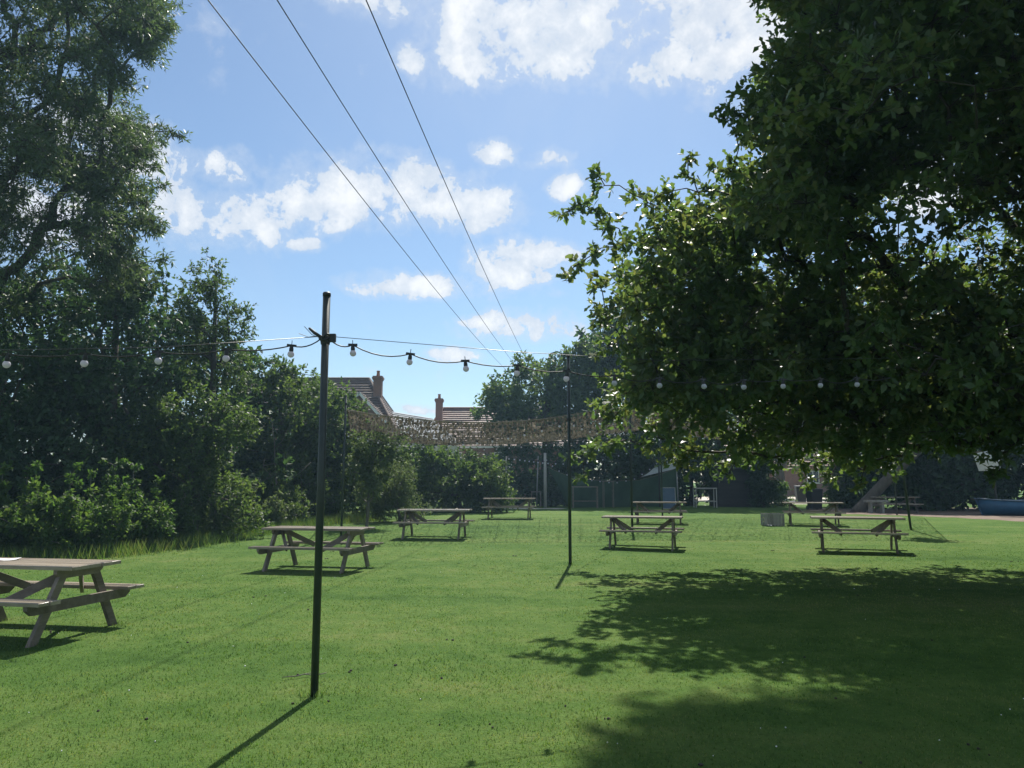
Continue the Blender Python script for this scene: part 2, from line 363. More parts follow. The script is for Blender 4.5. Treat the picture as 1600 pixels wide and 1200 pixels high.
def grow(parent, trunk_pts, clumps, rtip=.012, r0=None, mat='bark', part='trunk', twigs=None, power=2.3):
    """limbs from the trunk out to every clump of leaves; thickness from what each limb carries"""
    nodes = [np.array(p, float) for p in trunk_pts]; par = [-1] + list(range(len(trunk_pts) - 1)); nt = len(nodes)
    plen = [0.0]
    for i in range(1, nt): plen.append(plen[-1] + np.linalg.norm(nodes[i] - nodes[i - 1]))
    C = np.array([c[0] for c in clumps]); T = np.array(nodes)
    dist = np.min(np.linalg.norm(C[:, None, :] - T[None, 1:, :], axis=2), axis=1) if nt > 1 else np.linalg.norm(C - T[0], axis=1)
    start = 1 if nt > 2 else 0
    for i in np.argsort(dist):
        c = C[i]; A = np.array(nodes[start:]); dd = np.linalg.norm(A - c, axis=1)
        cost = dd + .25 * np.array(plen[start:]) + np.where(A[:, 2] > c[2] + .3, (A[:, 2] - c[2]) * .5, 0)
        j = int(np.argmin(cost)) + start; a = nodes[j]; L = np.linalg.norm(c - a)
        mids = 1 if L < 1.2 else 2
        prev = j
        for q in range(mids):
            f = (q + 1) / (mids + 1); mpt = a + (c - a) * f + rng.normal(size=3) * L * .07 + np.array([0, 0, .10 * L * math.sin(math.pi * f)])
            nodes.append(mpt); par.append(prev); plen.append(plen[prev] + L / (mids + 1)); prev = len(nodes) - 1
        nodes.append(c); par.append(prev); plen.append(plen[prev] + L / (mids + 1))
    n = len(nodes); acc = np.zeros(n); kids = np.zeros(n, int)
    for i in range(n):
        if par[i] >= 0: kids[par[i]] += 1
    acc[kids == 0] = rtip ** power
    order = np.argsort(-np.array(plen))
    for i in order:
        if par[i] >= 0: acc[par[i]] += acc[i]
    rad = np.maximum(acc, rtip ** power) ** (1 / power)
    if r0: rad = rad * 1.0; k = r0 / rad[0]; rad = np.where(rad > rtip * 1.5, rtip * 1.5 + (rad - rtip * 1.5) * (r0 - rtip * 1.5) / max(rad[0] - rtip * 1.5, 1e-6), rad)
    mb = MB()
    # the trunk as one smooth tube with a flare at the foot
    tp = [Vector(p) for p in trunk_pts]; tr_ = [rad[i] for i in range(nt)]
    if nt > 1:
        pts = [tp[0] - Vector((0, 0, .1)), tp[0] + (tp[1] - tp[0]) * .06] + tp[1:]; rr = [tr_[0] * 1.35, tr_[0] * 1.08] + tr_[1:]
        mb.tube(pts, rr, 10)
    for i in range(nt, n):
        a, b = Vector(nodes[par[i]]), Vector(nodes[i])
        if (b - a).length > 1e-3: mb.tube([a, b], [min(rad[par[i]], rad[i] * 1.5), rad[i]], 6 if rad[i] > .03 else 4, cap=False)
    if twigs is not None:
        for a, b in twigs: mb.tube([a, b], [rtip * .5, rtip * .25], 3, cap=False)
    return mb.build(part, mat, parent, smooth=True)

def make_tree(name, label, cat, base, trunk, ells, leaf, outline, lsize, sprigs, per, lmat, bark='bark', rtip=.012, r0=None, reject=None,
              shell=.45, extra=(), flat=.75, group=None, twig=False, crown='crown', stem='trunk', spread=1.0, out=0.5, upbias=.6, droop=0.0):
    """trunk: offsets above base; ells: (centre, radii, clumps, clump radius)"""
    o = thing(name, label, cat, base, 0, group); b = np.array(base, float)
    cl = sample_ellipsoids(ells, reject, shell) + [(np.array(p, float), r) for p, r in extra]
    C = np.array([c[0] for c in cl]); rc = np.array([c[1] for c in cl]); cen = C.mean(0)
    ns = np.maximum((sprigs * (rc / np.median(rc)) ** 1.2).astype(int), 5)
    idx = np.repeat(np.arange(len(C)), ns); u = unit(rng.normal(size=(len(idx), 3))) * (rng.uniform(0, 1, len(idx)) ** .45)[:, None]
    sp = C[idx] + u * rc[idx][:, None] * np.array([1, 1, flat])
    sp[:, 2] = np.maximum(sp[:, 2], b[2] + .06)
    sd_ = unit(u + out * unit(sp - cen) + np.array([0, 0, .25 - droop]) + rng.normal(size=u.shape) * .3)
    k = rng.integers(max(per - 2, 1), per + 3, len(sp)); li = np.repeat(np.arange(len(sp)), k)
    ld = unit(sd_[li] * .55 + unit(rng.normal(size=(len(li), 3))) * spread + np.array([0, 0, -droop]))
    size = lsize * rng.uniform(.65, 1.3, len(li))
    lp = sp[li] + sd_[li] * (rng.uniform(-1.2, .3, len(li)) * lsize)[:, None]
    # what lies well outside the frame is only there for shade and for a step to the side: fewer, larger leaves
    qx, qy = project(lp); off = (qx > 1760) | (qx < -170) | (qy < -130) | (lp[:, 1] < 1)
    keep = ~off | (rng.random(len(lp)) < .07); lp, ld, size = lp[keep], ld[keep], np.where(off, size * 3.7, size)[keep]
    rel = lambda p: p - b
    leaves(crown, rel(lp), ld, size, outline, lmat, o, upbias=upbias)
    tw = None
    if twig:
        ux, uy_ = project(sp); vis = (ux < 1700) & (ux > -100) & (uy_ > -80)
        tw = [(C[i] - b, p - b) for i, p, k_ in zip(idx, sp, vis) if k_ and rng.random() < .6]
    grow(o, [np.array(p, float) for p in trunk], [(c - b, r) for c, r in cl], rtip, r0, bark, stem, tw)
    return o

# ================================================================== THE SETTING
def axis(a, b, step, far):
    core = np.arange(a, b + step / 2, step); g = np.array([1.5, 4, 10, 25, 60, 140, 320, far])
    return np.concatenate([a - g[::-1], core, b + g])
xs, ys = axis(-30, 36, 1.0, 900), axis(-8, 64, 1.0, 1500)
X, Y = np.meshgrid(xs, ys); Z = gz(X, Y); nx, ny = len(xs), len(ys)
ii = np.arange(nx * ny).reshape(ny, nx)
q = np.stack([ii[:-1, :-1], ii[:-1, 1:], ii[1:, 1:], ii[1:, :-1]], -1).reshape(-1, 4)
tag(npmesh('ground', np.stack([X, Y, Z], -1).reshape(-1, 3), q.ravel(), np.full(len(q), 4), 'lawn', smooth=True), None, None, kind='structure')

def sheet(name, poly, mat, lift=.006, step=1.0):
    """a flat-lying area with its own outline, draped a few millimetres over the ground"""
    c = np.mean(poly, axis=0); rings = 7; k = len(poly); v = []; f = []
    for i in range(1, rings + 1):
        for p in poly:
            a = c + (np.array(p) - c) * i / rings; v.append((a[0], a[1], float(gz(*a)) + lift * (1.0 if i < rings else .2)))
    v.append((c[0], c[1], float(gz(*c)) + lift)); ci = len(v) - 1
    for j in range(k): f.append((ci, j, (j + 1) % k))
    for i in range(rings - 1):
        for j in range(k): f.append((i * k + j, (i + 1) * k + j, (i + 1) * k + (j + 1) % k, i * k + (j + 1) % k))
    o = MB().add(v, f).build(name, mat); return tag(o, None, None, kind='structure')
edge = lambda pts, n=8, j=.25: [(a[0] + (b[0] - a[0]) * t / n + rng.normal() * j, a[1] + (b[1] - a[1]) * t / n + rng.normal() * j)
                                for a, b in zip(pts, pts[1:] + pts[:1]) for t in range(n)]
g1, g2 = G(1425, 806), G(1640, 818)
sheet('bark_mulch', edge([(g1.x, g1.y), (g2.x, g2.y), (32, 29), (34, 44), (16, 42), (13.5, 36)]), 'mulch', .012)
sheet('gravel_drive', edge([(13.5, 50.5), (24, 50.5), (28, 60), (28, 75), (12, 75), (14, 60)], 8, .3), 'gravel', .012)
sheet('worn_path', edge([(-3.5, 41.5), (2.5, 41.0), (3.0, 42.2), (-3.5, 43.0)], 6, .15), 'gravel', .010)

# grass blades on the nearer lawn: dense close by, thinning out to where single blades can no longer be seen
def grass():
    N = 270000
    y = 2.6 * (26 / 2.6) ** rng.uniform(0, 1, N)                  # equal numbers per step of scale
    x = rng.uniform(-1, 1, N) * (y * .80 + 1.6)
    keep = rng.random(N) < np.where(y > 13, 1 - (y - 13) / 13.5, 1)
    x, y = x[keep], y[keep]; n = len(x); z = gz(x, y)
    cl = np.sin(x * 2.1 + np.sin(y * 1.7)) * np.sin(y * 2.6 + np.sin(x * 1.3))
    h = rng.uniform(.010, .024, n) * (1 + .25 * cl) + .010 * (rng.random(n) < .02)
    w = .0016 + .00055 * y * rng.uniform(.7, 1.3, n)
    a = rng.uniform(0, 6.283, n); lean = rng.uniform(.1, .9, n) * h; la = rng.uniform(0, 6.283, n)
    p = np.stack([x, y, z - .004], -1); s = np.stack([np.cos(a), np.sin(a), np.zeros(n)], -1) * w[:, None]
    tip = p + np.stack([np.cos(la) * lean, np.sin(la) * lean, h], -1)
    v = np.stack([p - s, p + s, tip], 1).reshape(-1, 3)
    tag(npmesh('lawn_grass', v, np.arange(3 * n), np.full(n, 3), 'grass_blade'), 'short mown grass blades of the lawn', None, kind='stuff')
grass()
# worm casts and bare crumbs, daisies and clover heads
def scatter(name, n, mat, r0, r1, label, flat=.5, y1=24):
    mb = MB()
    for _ in range(n):
        y = 3.4 * (y1 / 3.4) ** random.random(); x = random.uniform(-.75, .75) * y
        k = random.choice((1, 1, 1, 2, 3)) if mat == 'worm_cast' else 1
        for _ in range(k):
            r = random.uniform(r0, r1) * (.6 + y * .04); cx, cy = x + random.gauss(0, .05), y + random.gauss(0, .05); c = on(cx, cy)
            prof = [(r, -.004), (r * random.uniform(.7, 1), r * flat * .6), (r * .35, r * flat * 1.1)]
            s = MB().lathe(prof, 6, (0, 0, 0)); sq = random.uniform(.5, 1.2)
            mb.add([(c.x + vx * sq * random.uniform(.7, 1.2), c.y + vy * random.uniform(.7, 1.2), c.z + .006 + vz) for vx, vy, vz in s.v], s.f)
    tag(mb.build(name, mat), label, None, kind='stuff')
scatter('worm_casts', 70, 'worm_cast', .008, .020, 'dark worm casts and crumbs of soil on the lawn')
scatter('daisies', 60, 'daisy', .005, .009, 'tiny white daisies dotted over the lawn', .4, 16)

# ================================================================== PICNIC TABLES
def bearer(half, h, drop):                   # board end cut at a slant below
    return [(-half, 0), (half, 0), (half, -h * .45), (half - drop, -h), (-half + drop, -h), (-half, -h * .45)]
def make_table():
    o = thing('picnic_table', '', 'picnic table')
    L, FX = 1.92, .74
    def pl(name, x0, x1, y0, y1, z, t, k):
        mb = MB(); wob = rng.normal(size=8) * .003; e = .006
        x0 += rng.normal() * .008; x1 += rng.normal() * .008
        v = [(x0, y0, z - t), (x1, y0, z - t), (x1, y1, z - t), (x0, y1, z - t),
             (x0, y0, z - e), (x1, y0, z - e), (x1, y1, z - e), (x0, y1, z - e),
             (x0 + e, y0 + e, z + wob[0]), (x1 - e, y0 + e, z + wob[1]), (x1 - e, y1 - e, z + wob[2]), (x0 + e, y1 - e, z + wob[3])]
        f = [(0, 3, 2, 1), (8, 9, 10, 11)] + [(i, (i + 1) % 4, 4 + (i + 1) % 4, 4 + i) for i in range(4)] + [(4 + i, 4 + (i + 1) % 4, 8 + (i + 1) % 4, 8 + i) for i in range(4)]
        mb.add(v, f).build(name, 'weathered_wood', o)
    for i in range(5): y = -.36 + i * .1455; pl('top_plank', -L / 2, L / 2, y, y + .137, .75, .038, i)
    for s in (-1, 1):
        for i in range(2): y = s * (.49 + i * .135); pl('seat_plank', -L / 2, L / 2, min(y, y + s * .128), max(y, y + s * .128), .445, .038, i)
    for s in (-1, 1):
        x = s * FX
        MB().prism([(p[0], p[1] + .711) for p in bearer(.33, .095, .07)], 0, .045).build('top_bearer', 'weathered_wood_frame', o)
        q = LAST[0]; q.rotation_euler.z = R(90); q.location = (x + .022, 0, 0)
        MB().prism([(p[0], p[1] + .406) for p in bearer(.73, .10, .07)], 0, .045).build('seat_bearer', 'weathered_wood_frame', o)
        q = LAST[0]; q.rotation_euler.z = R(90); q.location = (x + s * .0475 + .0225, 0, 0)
        for t in (-1, 1):
            # legs lean outwards, feet sawn level
            yt, yb, w = t * .20, t * .58, .052; zt = .708
            v = [(x - .022, yb - w, -.02), (x + .022, yb - w, -.02), (x + .022, yb + w, -.02), (x - .022, yb + w, -.02),
                 (x - .022, yt - w, zt), (x + .022, yt - w, zt), (x + .022, yt + w, zt), (x - .022, yt + w, zt)]
            v = [(a - s * .001, b, c) for a, b, c in v]
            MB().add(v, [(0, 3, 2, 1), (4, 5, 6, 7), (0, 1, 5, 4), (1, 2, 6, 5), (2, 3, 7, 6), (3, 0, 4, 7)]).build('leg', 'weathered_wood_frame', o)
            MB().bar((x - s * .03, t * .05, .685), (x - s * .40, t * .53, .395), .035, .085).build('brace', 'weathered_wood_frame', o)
    return o
proto = make_table()
TABLES = [  # leg pixels (front-left, front-right, rear-left, rear-right) or centre + angle, scale, label
    ((None, (57, 1008), None, (170, 978)), None, 1.0, 'weathered picnic table with a white sheet of paper lying on its top'),
    (((412, 893), (537, 896), (458, 882), (577, 886)), None, 1.0, 'weathered picnic table partly hidden behind the thick dark pole standing alone in the open lawn'),
    (((623, 843), (718, 842), (643, 838), (731, 838)), None, 1.0, 'grey picnic table in front of the slim sapling and the silvery shrub'),
    (((758, 811), (826, 811), (768, 809), (833, 809)), None, 1.0, 'grey picnic table in front of the rounded clipped bush'),
    (((950, 857), (1054, 861), (960, 848), (1059, 856)), None, 1.0, 'dark picnic table with sunlit top and another table close behind it'),
    (((990, 820), (1066, 821), (996, 815), (1068, 816)), None, 1.0, 'picnic table with a black net pole standing right against its front side'),
    (((1231, 824), (1310, 822), (1238, 817), (1306, 817)), None, 1.0, 'picnic table with a grey slatted crate beside its end'),
    (((1284, 864), (1401, 865), (1287, 857), (1392, 857)), None, 1.0, 'picnic table with bright sunlit top on open grass between the crate and the mulch bed'),
]
roots = []; TWEAK = {1: (-.22, 1.03), 2: (-.10, 1.04), 3: (-.10, 1.04), 4: (-.26, 1.0), 5: (-.20, 1.0), 6: (-.30, 1.02), 7: (-.35, 1.03)}
for i, (legs, _, scl, lab) in enumerate(TABLES):
    o = proto if i == 0 else copy_tree(proto); roots.append(o)
    if i == 0:
        a, b = G(*legs[1]), G(*legs[3]); yax = (b - a); yax.z = 0; yax.normalize(); xax = Vector((yax.y, -yax.x, 0))
        c = (a + b) / 2 - xax * .74; ang = math.atan2(xax.y, xax.x)
    else:
        fl, fr, rl, rr = [G(*p) for p in legs]
        c = (fl + fr + rl + rr) / 4; ang = math.atan2((fr - fl + rr - rl).y, (fr - fl + rr - rl).x)
        sp_ = ((fr - fl).length + (rr - rl).length) / 2; scl = min(max(sp_ / 1.48, .97), 1.06); ang = max(min(ang, .3), -.3)
    if i in TWEAK: ang, scl = TWEAK[i]
    o.location = on(c.x, c.y); o.rotation_euler = (0, 0, ang); o.scale = (scl, scl, scl); o['label'] = lab; o['group'] = 'picnic tables on the lawn'
    print('table', i, [round(v, 2) for v in o.location], round(ang, 3), round(scl, 2))
# one more in the deep shade under the far trees
o = copy_tree(proto); p = P(1398, 770, 36.0); o.location = on(p.x, 36.0); o.rotation_euler = (0, 0, -.12); o.scale = (1, 1, 1)
o['label'] = 'picnic table in deep shade behind the mulch, under the dark trees'; o['group'] = 'picnic tables on the lawn'
# the paper on the near table
t0 = roots[0]; M0 = Matrix.Translation(t0.location) @ Matrix.Rotation(t0.rotation_euler.z, 4, 'Z')
pp = MB(); n = 6; v = []
for j in range(2):
    for i in range(n): v.append((-.15 + .30 * i / (n - 1), -.105 + .21 * j, .003 + .006 * math.sin(i * 1.3 + j)))
v += [(a, b, c - .0015) for a, b, c in v]
f = [(i, i + 1, n + i + 1, n + i) for i in range(n - 1)] + [(2 * n + i, 3 * n + i, 3 * n + i + 1, 2 * n + i + 1) for i in range(n - 1)]
pp.add(v, f); po = pp.build('paper_sheet', 'paper'); c = M0 @ Vector((-.33, .10, .757)); po.location = c; po.rotation_euler = (0, 0, .3)
tag(po, 'white sheet of paper lying on the picnic table top', 'paper')

# small rustic bench by the leaning trunk
b0 = on(P(1369, 790, 35.5).x, 35.5)
o = thing('wooden_bench', 'short timber bench on two stout legs beside the leaning trunk', 'bench', b0, -.05)
MB().box((-.50, -.16, .50), (.50, .16, .60)).build('seat', 'grey_timber', o)
for s in (-1, 1): MB().box((s * .26 - .05, -.13, -.05), (s * .26 + .05, .13, .50)).build('leg', 'grey_timber', o)

# ================================================================== POLES, FESTOON LIGHTS, NET
def pole(base, h, r, label, lean=(0, 0), bands=(), group='dark metal poles on the lawn'):
    o = thing('metal_pole', label, 'pole', base, 0, group)
    top = Vector((lean[0], lean[1], h))
    MB().tube([Vector((0, 0, -.15)), top * .5, top], r, 14).build('post', 'pole_paint', o, True)
    MB().lathe([(r * 1.10, -.012), (r * 1.12, .010), (r * .9, .022)], 14, tuple(top)).build('cap', 'black_plastic', o, True)
    for z in bands:
        c = top * (z / h)
        MB().lathe([(r * 1.22, -.03), (r * 1.32, -.01), (r * 1.32, .02), (r * 1.2, .035)], 12, tuple(c)).build('clamp', 'black_plastic', o)
    return o
p1 = G(491, 1088); pole(p1, P(511, 461, p1.y).z - p1.z, .030, 'thick dark green metal pole standing alone in the open lawn, carrying the nearest festoon lights', bands=(P(505, 529, p1.y).z - .02,))
p2 = G(891, 882); z2 = p2.y
def hgt(px, py, y): return P(px, py, y).z
pole(p2, hgt(894, 557, z2) - p2.z, .032, 'tall slim black pole between the picnic tables, in front of the net', bands=(hgt(893, 657, z2), hgt(893, 580, z2)))
pA = G(533, 838); hA = hgt(541, 618, pA.y) - pA.z
pole(pA, hA, .032, 'black pole holding up the net corner beside the left hedge and the sapling', (.02, .05), (hA - .25,))
pC = G(988, 829); hC = hgt(990, 625, pC.y) - pC.z; pole(pC, hC, .036, 'black net pole standing against the front of a picnic table', (0, .03), (hC - .2,))
pD = G(1424, 828); hD = hC; pole(pD, hD, .036, 'leaning black net pole at the edge of the mulch bed', (-.30, .05), (hD - .2,))
pE = on(P(1035, 800, 33).x, 33); pole(pE, 3.7, .034, 'black net pole behind the tables, in front of the blue easel board', bands=(3.4,))
pF = on(P(552, 780, 32.5).x, 32.5); pole(pF, 3.75, .034, 'black net pole at the rear corner of the net among the left shrubs', bands=(3.5,))
pG = on(P(1400, 780, 33.5).x, 33.5); pole(pG, 3.7, .034, 'black net pole at the shaded rear corner of the net, under the dark trees', bands=(3.4,))

bulb_me = hold_me = None
def bulb_parts(o, at, s=1.0, tilt=0.0):
    """a frosted globe hanging from its black holder; the holder is the globe's own piece"""
    global bulb_me, hold_me
    if bulb_me is None:
        mb = MB(); prof = [(.012, -.052)] + [(.0325 * math.sin(a), -.085 + .0325 * math.cos(a)) for a in np.linspace(.5, 3.0, 9)] + [(.003, -.1177)]
        bulb_me = mb.lathe(prof, 14).build('bulb', 'bulb_frosted', None, True).data; bpy.data.objects.remove(bpy.data.objects['bulb'])
        mb = MB().lathe([(.010, .012), (.014, .004), (.016, -.012), (.021, -.030), (.021, -.056), (.015, -.060)], 12)
        mb.box((-.045, -.010, -.010), (.045, .010, .012)); mb.box((-.003, -.003, .010), (.003, .003, .05))
        hold_me = mb.build('bulb_holder', 'black_plastic').data; bpy.data.objects.remove(bpy.data.objects['bulb_holder'])
    b = link('bulb', bulb_me, o); b.location = at; b.scale = (s * .82, s * .82, s * .82); b.rotation_euler = (tilt, tilt * .6, 0)
    h = link('bulb_holder', hold_me, b)
    return b
def festoon(name, label, pts, bulbs, r=.0055, s=1.0, wire=None, group='festoon lights', sag=.035, ang=0.0):
    """pts: path of the cable (world); bulbs: fractions along it; between bulbs the cable droops a little"""
    pts = [Vector(p) for p in pts]; base = pts[0].copy(); o = thing(name, label, 'string lights', base, 0, group)
    seg = [(pts[i + 1] - pts[i]).length for i in range(len(pts) - 1)]; tot = sum(seg)
    def at(f):
        d = f * tot
        for i, L in enumerate(seg):
            if d <= L or i == len(seg) - 1: return pts[i].lerp(pts[i + 1], d / L)
            d -= L
    ks = [0.0] + [b for b in bulbs if 0 < b < 1] + [1.0]; path = []
    for a, b in zip(ks, ks[1:]):
        dr = sag * random.uniform(.5, 1.3)
        for q in range(6):
            f = q / 6; p = at(a + (b - a) * f); p = p - Vector((0, 0, dr * 4 * f * (1 - f))); path.append(p - base)
    path.append(at(1.0) - base)
    MB().tube(path, r, 6).build('cable', 'black_plastic', o, True)
    if wire: MB().tube([Vector(w) - base for w in wire], .0028, 5).build('support_wire', 'wire', o, True)
    for b in bulbs:
        q = bulb_parts(o, at(b) - base, s, random.uniform(-.15, .15)); q.rotation_euler.z = ang
    return o
# nearest string: a straight run past the lone pole, rising from beyond the left edge into the oak
ca, sa = math.cos(.36), math.sin(.36); hp = P(505, 529, p1.y).z
def S1(s, z): return Vector((p1.x + s * ca, p1.y + s * sa, z))
lz = lambda px, py, y: P(px, py, y).z
s_at = lambda k: -1.70 + .48 * k
zb = {-1: 554, 0: 553, 1: 550, 2: 546, 3: 540, 4: 539, 5: 553, 6: 564, 7: 571, 8: 580, 9: 587, 10: 591, 11: 593, 12: 594}
ptsL, ptsR, bl, br = [], [], [], []
for k in range(-9, 4):
    y = p1.y + s_at(k) * sa; z = lz(300, zb.get(k, 554), y) if k >= -1 else lz(300, 554, p1.y + s_at(-1) * sa) + .03 * (-1 - k) * .5
    ptsL.append(S1(s_at(k), z))
ptsL.append(S1(-.03, hp))
ptsR.append(S1(.03, hp))
for k in range(4, 17):
    y = p1.y + s_at(k) * sa; z = lz(900, zb.get(k, 594), y) if k <= 12 else lz(900, 594, p1.y + s_at(12) * sa) + .03 * (k - 12)
    ptsR.append(S1(s_at(k), z))
def fracs(pts, idx):
    seg = [(Vector(pts[i + 1]) - Vector(pts[i])).length for i in range(len(pts) - 1)]; cum = np.concatenate([[0], np.cumsum(seg)]) / sum(seg)
    return [float(cum[i]) for i in idx]
festoon('festoon_string', 'festoon cable with white globe bulbs from the lone thick pole past the dark hedge', ptsL, fracs(ptsL, range(1, len(ptsL) - 1)),
        wire=[ptsL[0] + Vector((0, 0, .03)), ptsL[5] + Vector((0, 0, .02)), ptsL[8] + Vector((0, 0, .03)), ptsL[10] + Vector((0, 0, .035)), S1(-.03, hp + .015)], sag=.03, ang=.36, group='festoon strings on the nearest pole')
festoon('festoon_string', 'black festoon cable with white globe bulbs running from the lone thick pole towards the oak', ptsR, fracs(ptsR, range(1, len(ptsR) - 1)),
        wire=[S1(.03, hp + .02), S1(s_at(7), hp - .01), S1(s_at(10), hp - .005), S1(s_at(16), hp + .18)], sag=.04, ang=.36, group='festoon strings on the nearest pole')
# the taped knot and cable ties on the pole
o = thing('cable_knot', 'knotted black cable ends and ties bound round the lone thick pole', 'cable', S1(0, hp))
kp = [Vector((.045 * math.cos(a), .045 * math.sin(a), .02 * math.sin(a * 2.3) + .012 * (a / 6.28 - 1))) for a in np.linspace(0, 12.6, 40)]
MB().tube(kp, .010, 6).build('wrap', 'black_plastic', o, True)
MB().tube([(-.03, -.03, .01), (-.08, -.03, .04), (-.12, -.03, .075), (-.13, -.03, .08)], [.012, .016, .012, .006], 6).build('loose_end', 'black_plastic', o, True)
for a, b in (((-.05, -.02, .02), (-.20, -.06, .03)), ((-.04, -.03, .0), (-.16, -.05, .09)), ((.04, -.02, 0), (.09, -.03, -.03))):
    MB().tube([a, (Vector(a) + Vector(b)) / 2 + Vector((0, 0, -.02)), b], .0025, 4).build('cable_tie', 'black_plastic', o)
MB().box((.035, -.03, -.03), (.085, .01, .035)).build('junction_box', 'black_plastic', o)

# string at mid height on the second pole
zB = hgt(893, 657, z2)
a = Vector((p2.x, p2.y, zB)); aL = Vector((pA.x, pA.y, hgt(536, 676, pA.y))); n = 14
pts = [a.lerp(aL, i / n) - Vector((0, 0, .40 * 4 * (i / n) * (1 - i / n))) for i in range(n + 1)]
festoon('festoon_string', 'festoon cable with globe bulbs sagging under the net from slim pole to hedge', pts, [(i + .5) / 17 for i in range(17)], s=.95, sag=.03, group='festoon strings below the net')
aR = Vector((pC.x + .0, pC.y, hgt(990, 672, pC.y)))
pts = [a.lerp(aR, i / 8) - Vector((0, 0, .16 * 4 * (i / 8) * (1 - i / 8))) for i in range(9)]
festoon('festoon_string', 'short festoon cable with globe bulbs from slim pole to the net pole behind oak leaves', pts, [(i + .5) / 10 for i in range(10)], s=.95, sag=.03, group='festoon strings below the net')
# small bulbs along the rear edge of the net
fe = [P(px, py, y) for px, py, y in ((552, 684, 32.5), (640, 699, 33), (760, 700, 33), (890, 690, 33.2), (1000, 676, 33.2), (1036, 672, 33), (1200, 692, 33.3), (1395, 694, 33.5))]
festoon('festoon_string', 'long row of small pale bulbs strung along the rear edge of the net', fe, [(i + .5) / 44 for i in range(44)], s=1.15, sag=.02, group='festoon strings below the net')

# camouflage net
near = [P(px, py, y) for px, py, y in ((543, 641, pA.y), (600, 650, 21.6), (680, 658, 22.1), (770, 661, 22.6), (850, 655, 23), (930, 642, 23.2), (988, 634, pC.y), (1060, 652, 23.4), (1150, 664, 23.4), (1260, 668, 23.4), (1340, 660, 23.3), (1407, 640, 23.2))]
far = [P(px, py, y) for px, py, y in ((550, 674, 32.5), (600, 686, 32.6), (680, 694, 32.8), (770, 694, 33), (850, 688, 33.1), (930, 679, 33.2), (1036, 668, 33), (1090, 680, 33.3), (1170, 688, 33.4), (1260, 692, 33.5), (1340, 690, 33.5), (1400, 684, 33.5))]
near, far = np.array([list(p) for p in near]), np.array([list(p) for p in far])
def net_pt(u, v):
    k = len(near) - 1; f = np.clip(u, 0, 1) * k; i = np.minimum(f.astype(int), k - 1); t = (f - i)[:, None]
    a = near[i] * (1 - t) + near[i + 1] * t; b = far[i] * (1 - t) + far[i + 1] * t
    p = a + (b - a) * v[:, None]; p[:, 2] -= .35 * 4 * v * (1 - v) * (1 + .3 * np.sin(u * 19)) * .5
    p[:, 2] += .04 * np.sin(u * 70 + v * 9) * np.sin(v * 40)
    return p
no = thing('camouflage_net', 'brown and tan camouflage net strung as a sagging canopy between black poles', 'net', (0, 0, 0))
NU, NV = 150, 84; uu, vv = np.meshgrid((np.arange(NU) + .5) / NU, (np.arange(NV) + .5) / NV); uu, vv = uu.ravel(), vv.ravel()
uu = uu + rng.normal(size=uu.size) * .25 / NU; vv = vv + rng.normal(size=vv.size) * .25 / NV
uu, vv = np.repeat(uu, 2), np.repeat(vv, 2); n = uu.size
drop = rng.random(n) < .30 + .25 * (np.sin(uu * 23) * np.sin(vv * 11) > .55); uu, vv = uu[~drop], vv[~drop]; n = uu.size
c = net_pt(uu, vv); a = rng.uniform(0, 6.283, n); s = rng.uniform(.030, .058, n); d1 = np.stack([np.cos(a), np.sin(a), rng.normal(size=n) * .3], -1) * (s * rng.uniform(.35, .75, n))[:, None]; d2 = np.stack([rng.normal(size=n) * .4, rng.normal(size=n) * .4, np.ones(n)], -1) * s[:, None]
q = np.stack([c - d1 - d2 * .6, c + d1 * .9 - d2, c + d1 + d2 * .7, c - d1 * .8 + d2], 1)
npmesh('cloth_strips', q.reshape(-1, 3), np.arange(4 * n), np.full(n, 4), 'net_cloth', no)['kind'] = 'stuff'
mb = MB()
for i in range(0, 31):
    u = np.full(12, i / 30); v = np.linspace(0, 1, 12); mb.tube([Vector(p) for p in net_pt(u, v)], .006 if 0 < i < 30 else .014, 4, False)
for j in range(0, 16):
    v = np.full(60, j / 15); u = np.linspace(0, 1, 60); mb.tube([Vector(p) for p in net_pt(u, v)], .006 if 0 < j < 15 else .016, 4, False)
mb.build('cords', 'rope', no)
# the loose corner that hangs down by the leaning pole
k = 700; cx = np.array(near[-1]) + np.array([-.12, .1, -.1]); h_ = rng.uniform(0, 1, k)
c = cx + np.stack([rng.normal(size=k) * .32 * (1 - h_ * .6) - .15, rng.normal(size=k) * .2, -1.25 * h_], -1); a = rng.uniform(0, 6.283, k)
d1 = unit(rng.normal(size=(k, 3))) * .08; d2 = unit(rng.normal(size=(k, 3))) * .045
q = np.stack([c - d1 - d2, c + d1 - d2, c + d1 + d2, c - d1 + d2], 1)
npmesh('hanging_corner', q.reshape(-1, 3), np.arange(4 * k), np.full(k, 4), 'net_cloth', no)['kind'] = 'stuff'

# ================================================================== OVERHEAD LINE
uy = 58.0; ub = on(P(810, 590, uy).x, uy); uh = P(810, 581, uy).z - ub.z
o = thing('utility_pole', 'wooden utility pole with a crossarm rising behind the rounded trees', 'utility pole', ub, 0)
MB().tube([(0, 0, -.2), (0, 0, uh * .6), (0, 0, uh + .25)], [.16, .135, .11], 12).build('post', 'bark', o, True)
MB().box((-1.08, -.17, uh - .06), (1.08, -.05, uh + .06)).build('crossarm', 'bark', o)
for s in (-1, 0, 1):
    MB().lathe([(.03, 0), (.06, .03), (.035, .07), (.06, .10), (.03, .15)], 8, (s * 1.0, -.11, uh + .06)).build('insulator', 'white_paint', o)
for s in (-1, 1): MB().bar((s * .7, -.1, uh - .05), (0, -.1, uh - .75), .03, .05).build('stay', 'bark', o)
tops = {-1: (325, 0), 0: (433, 0), 1: (572, 0)}
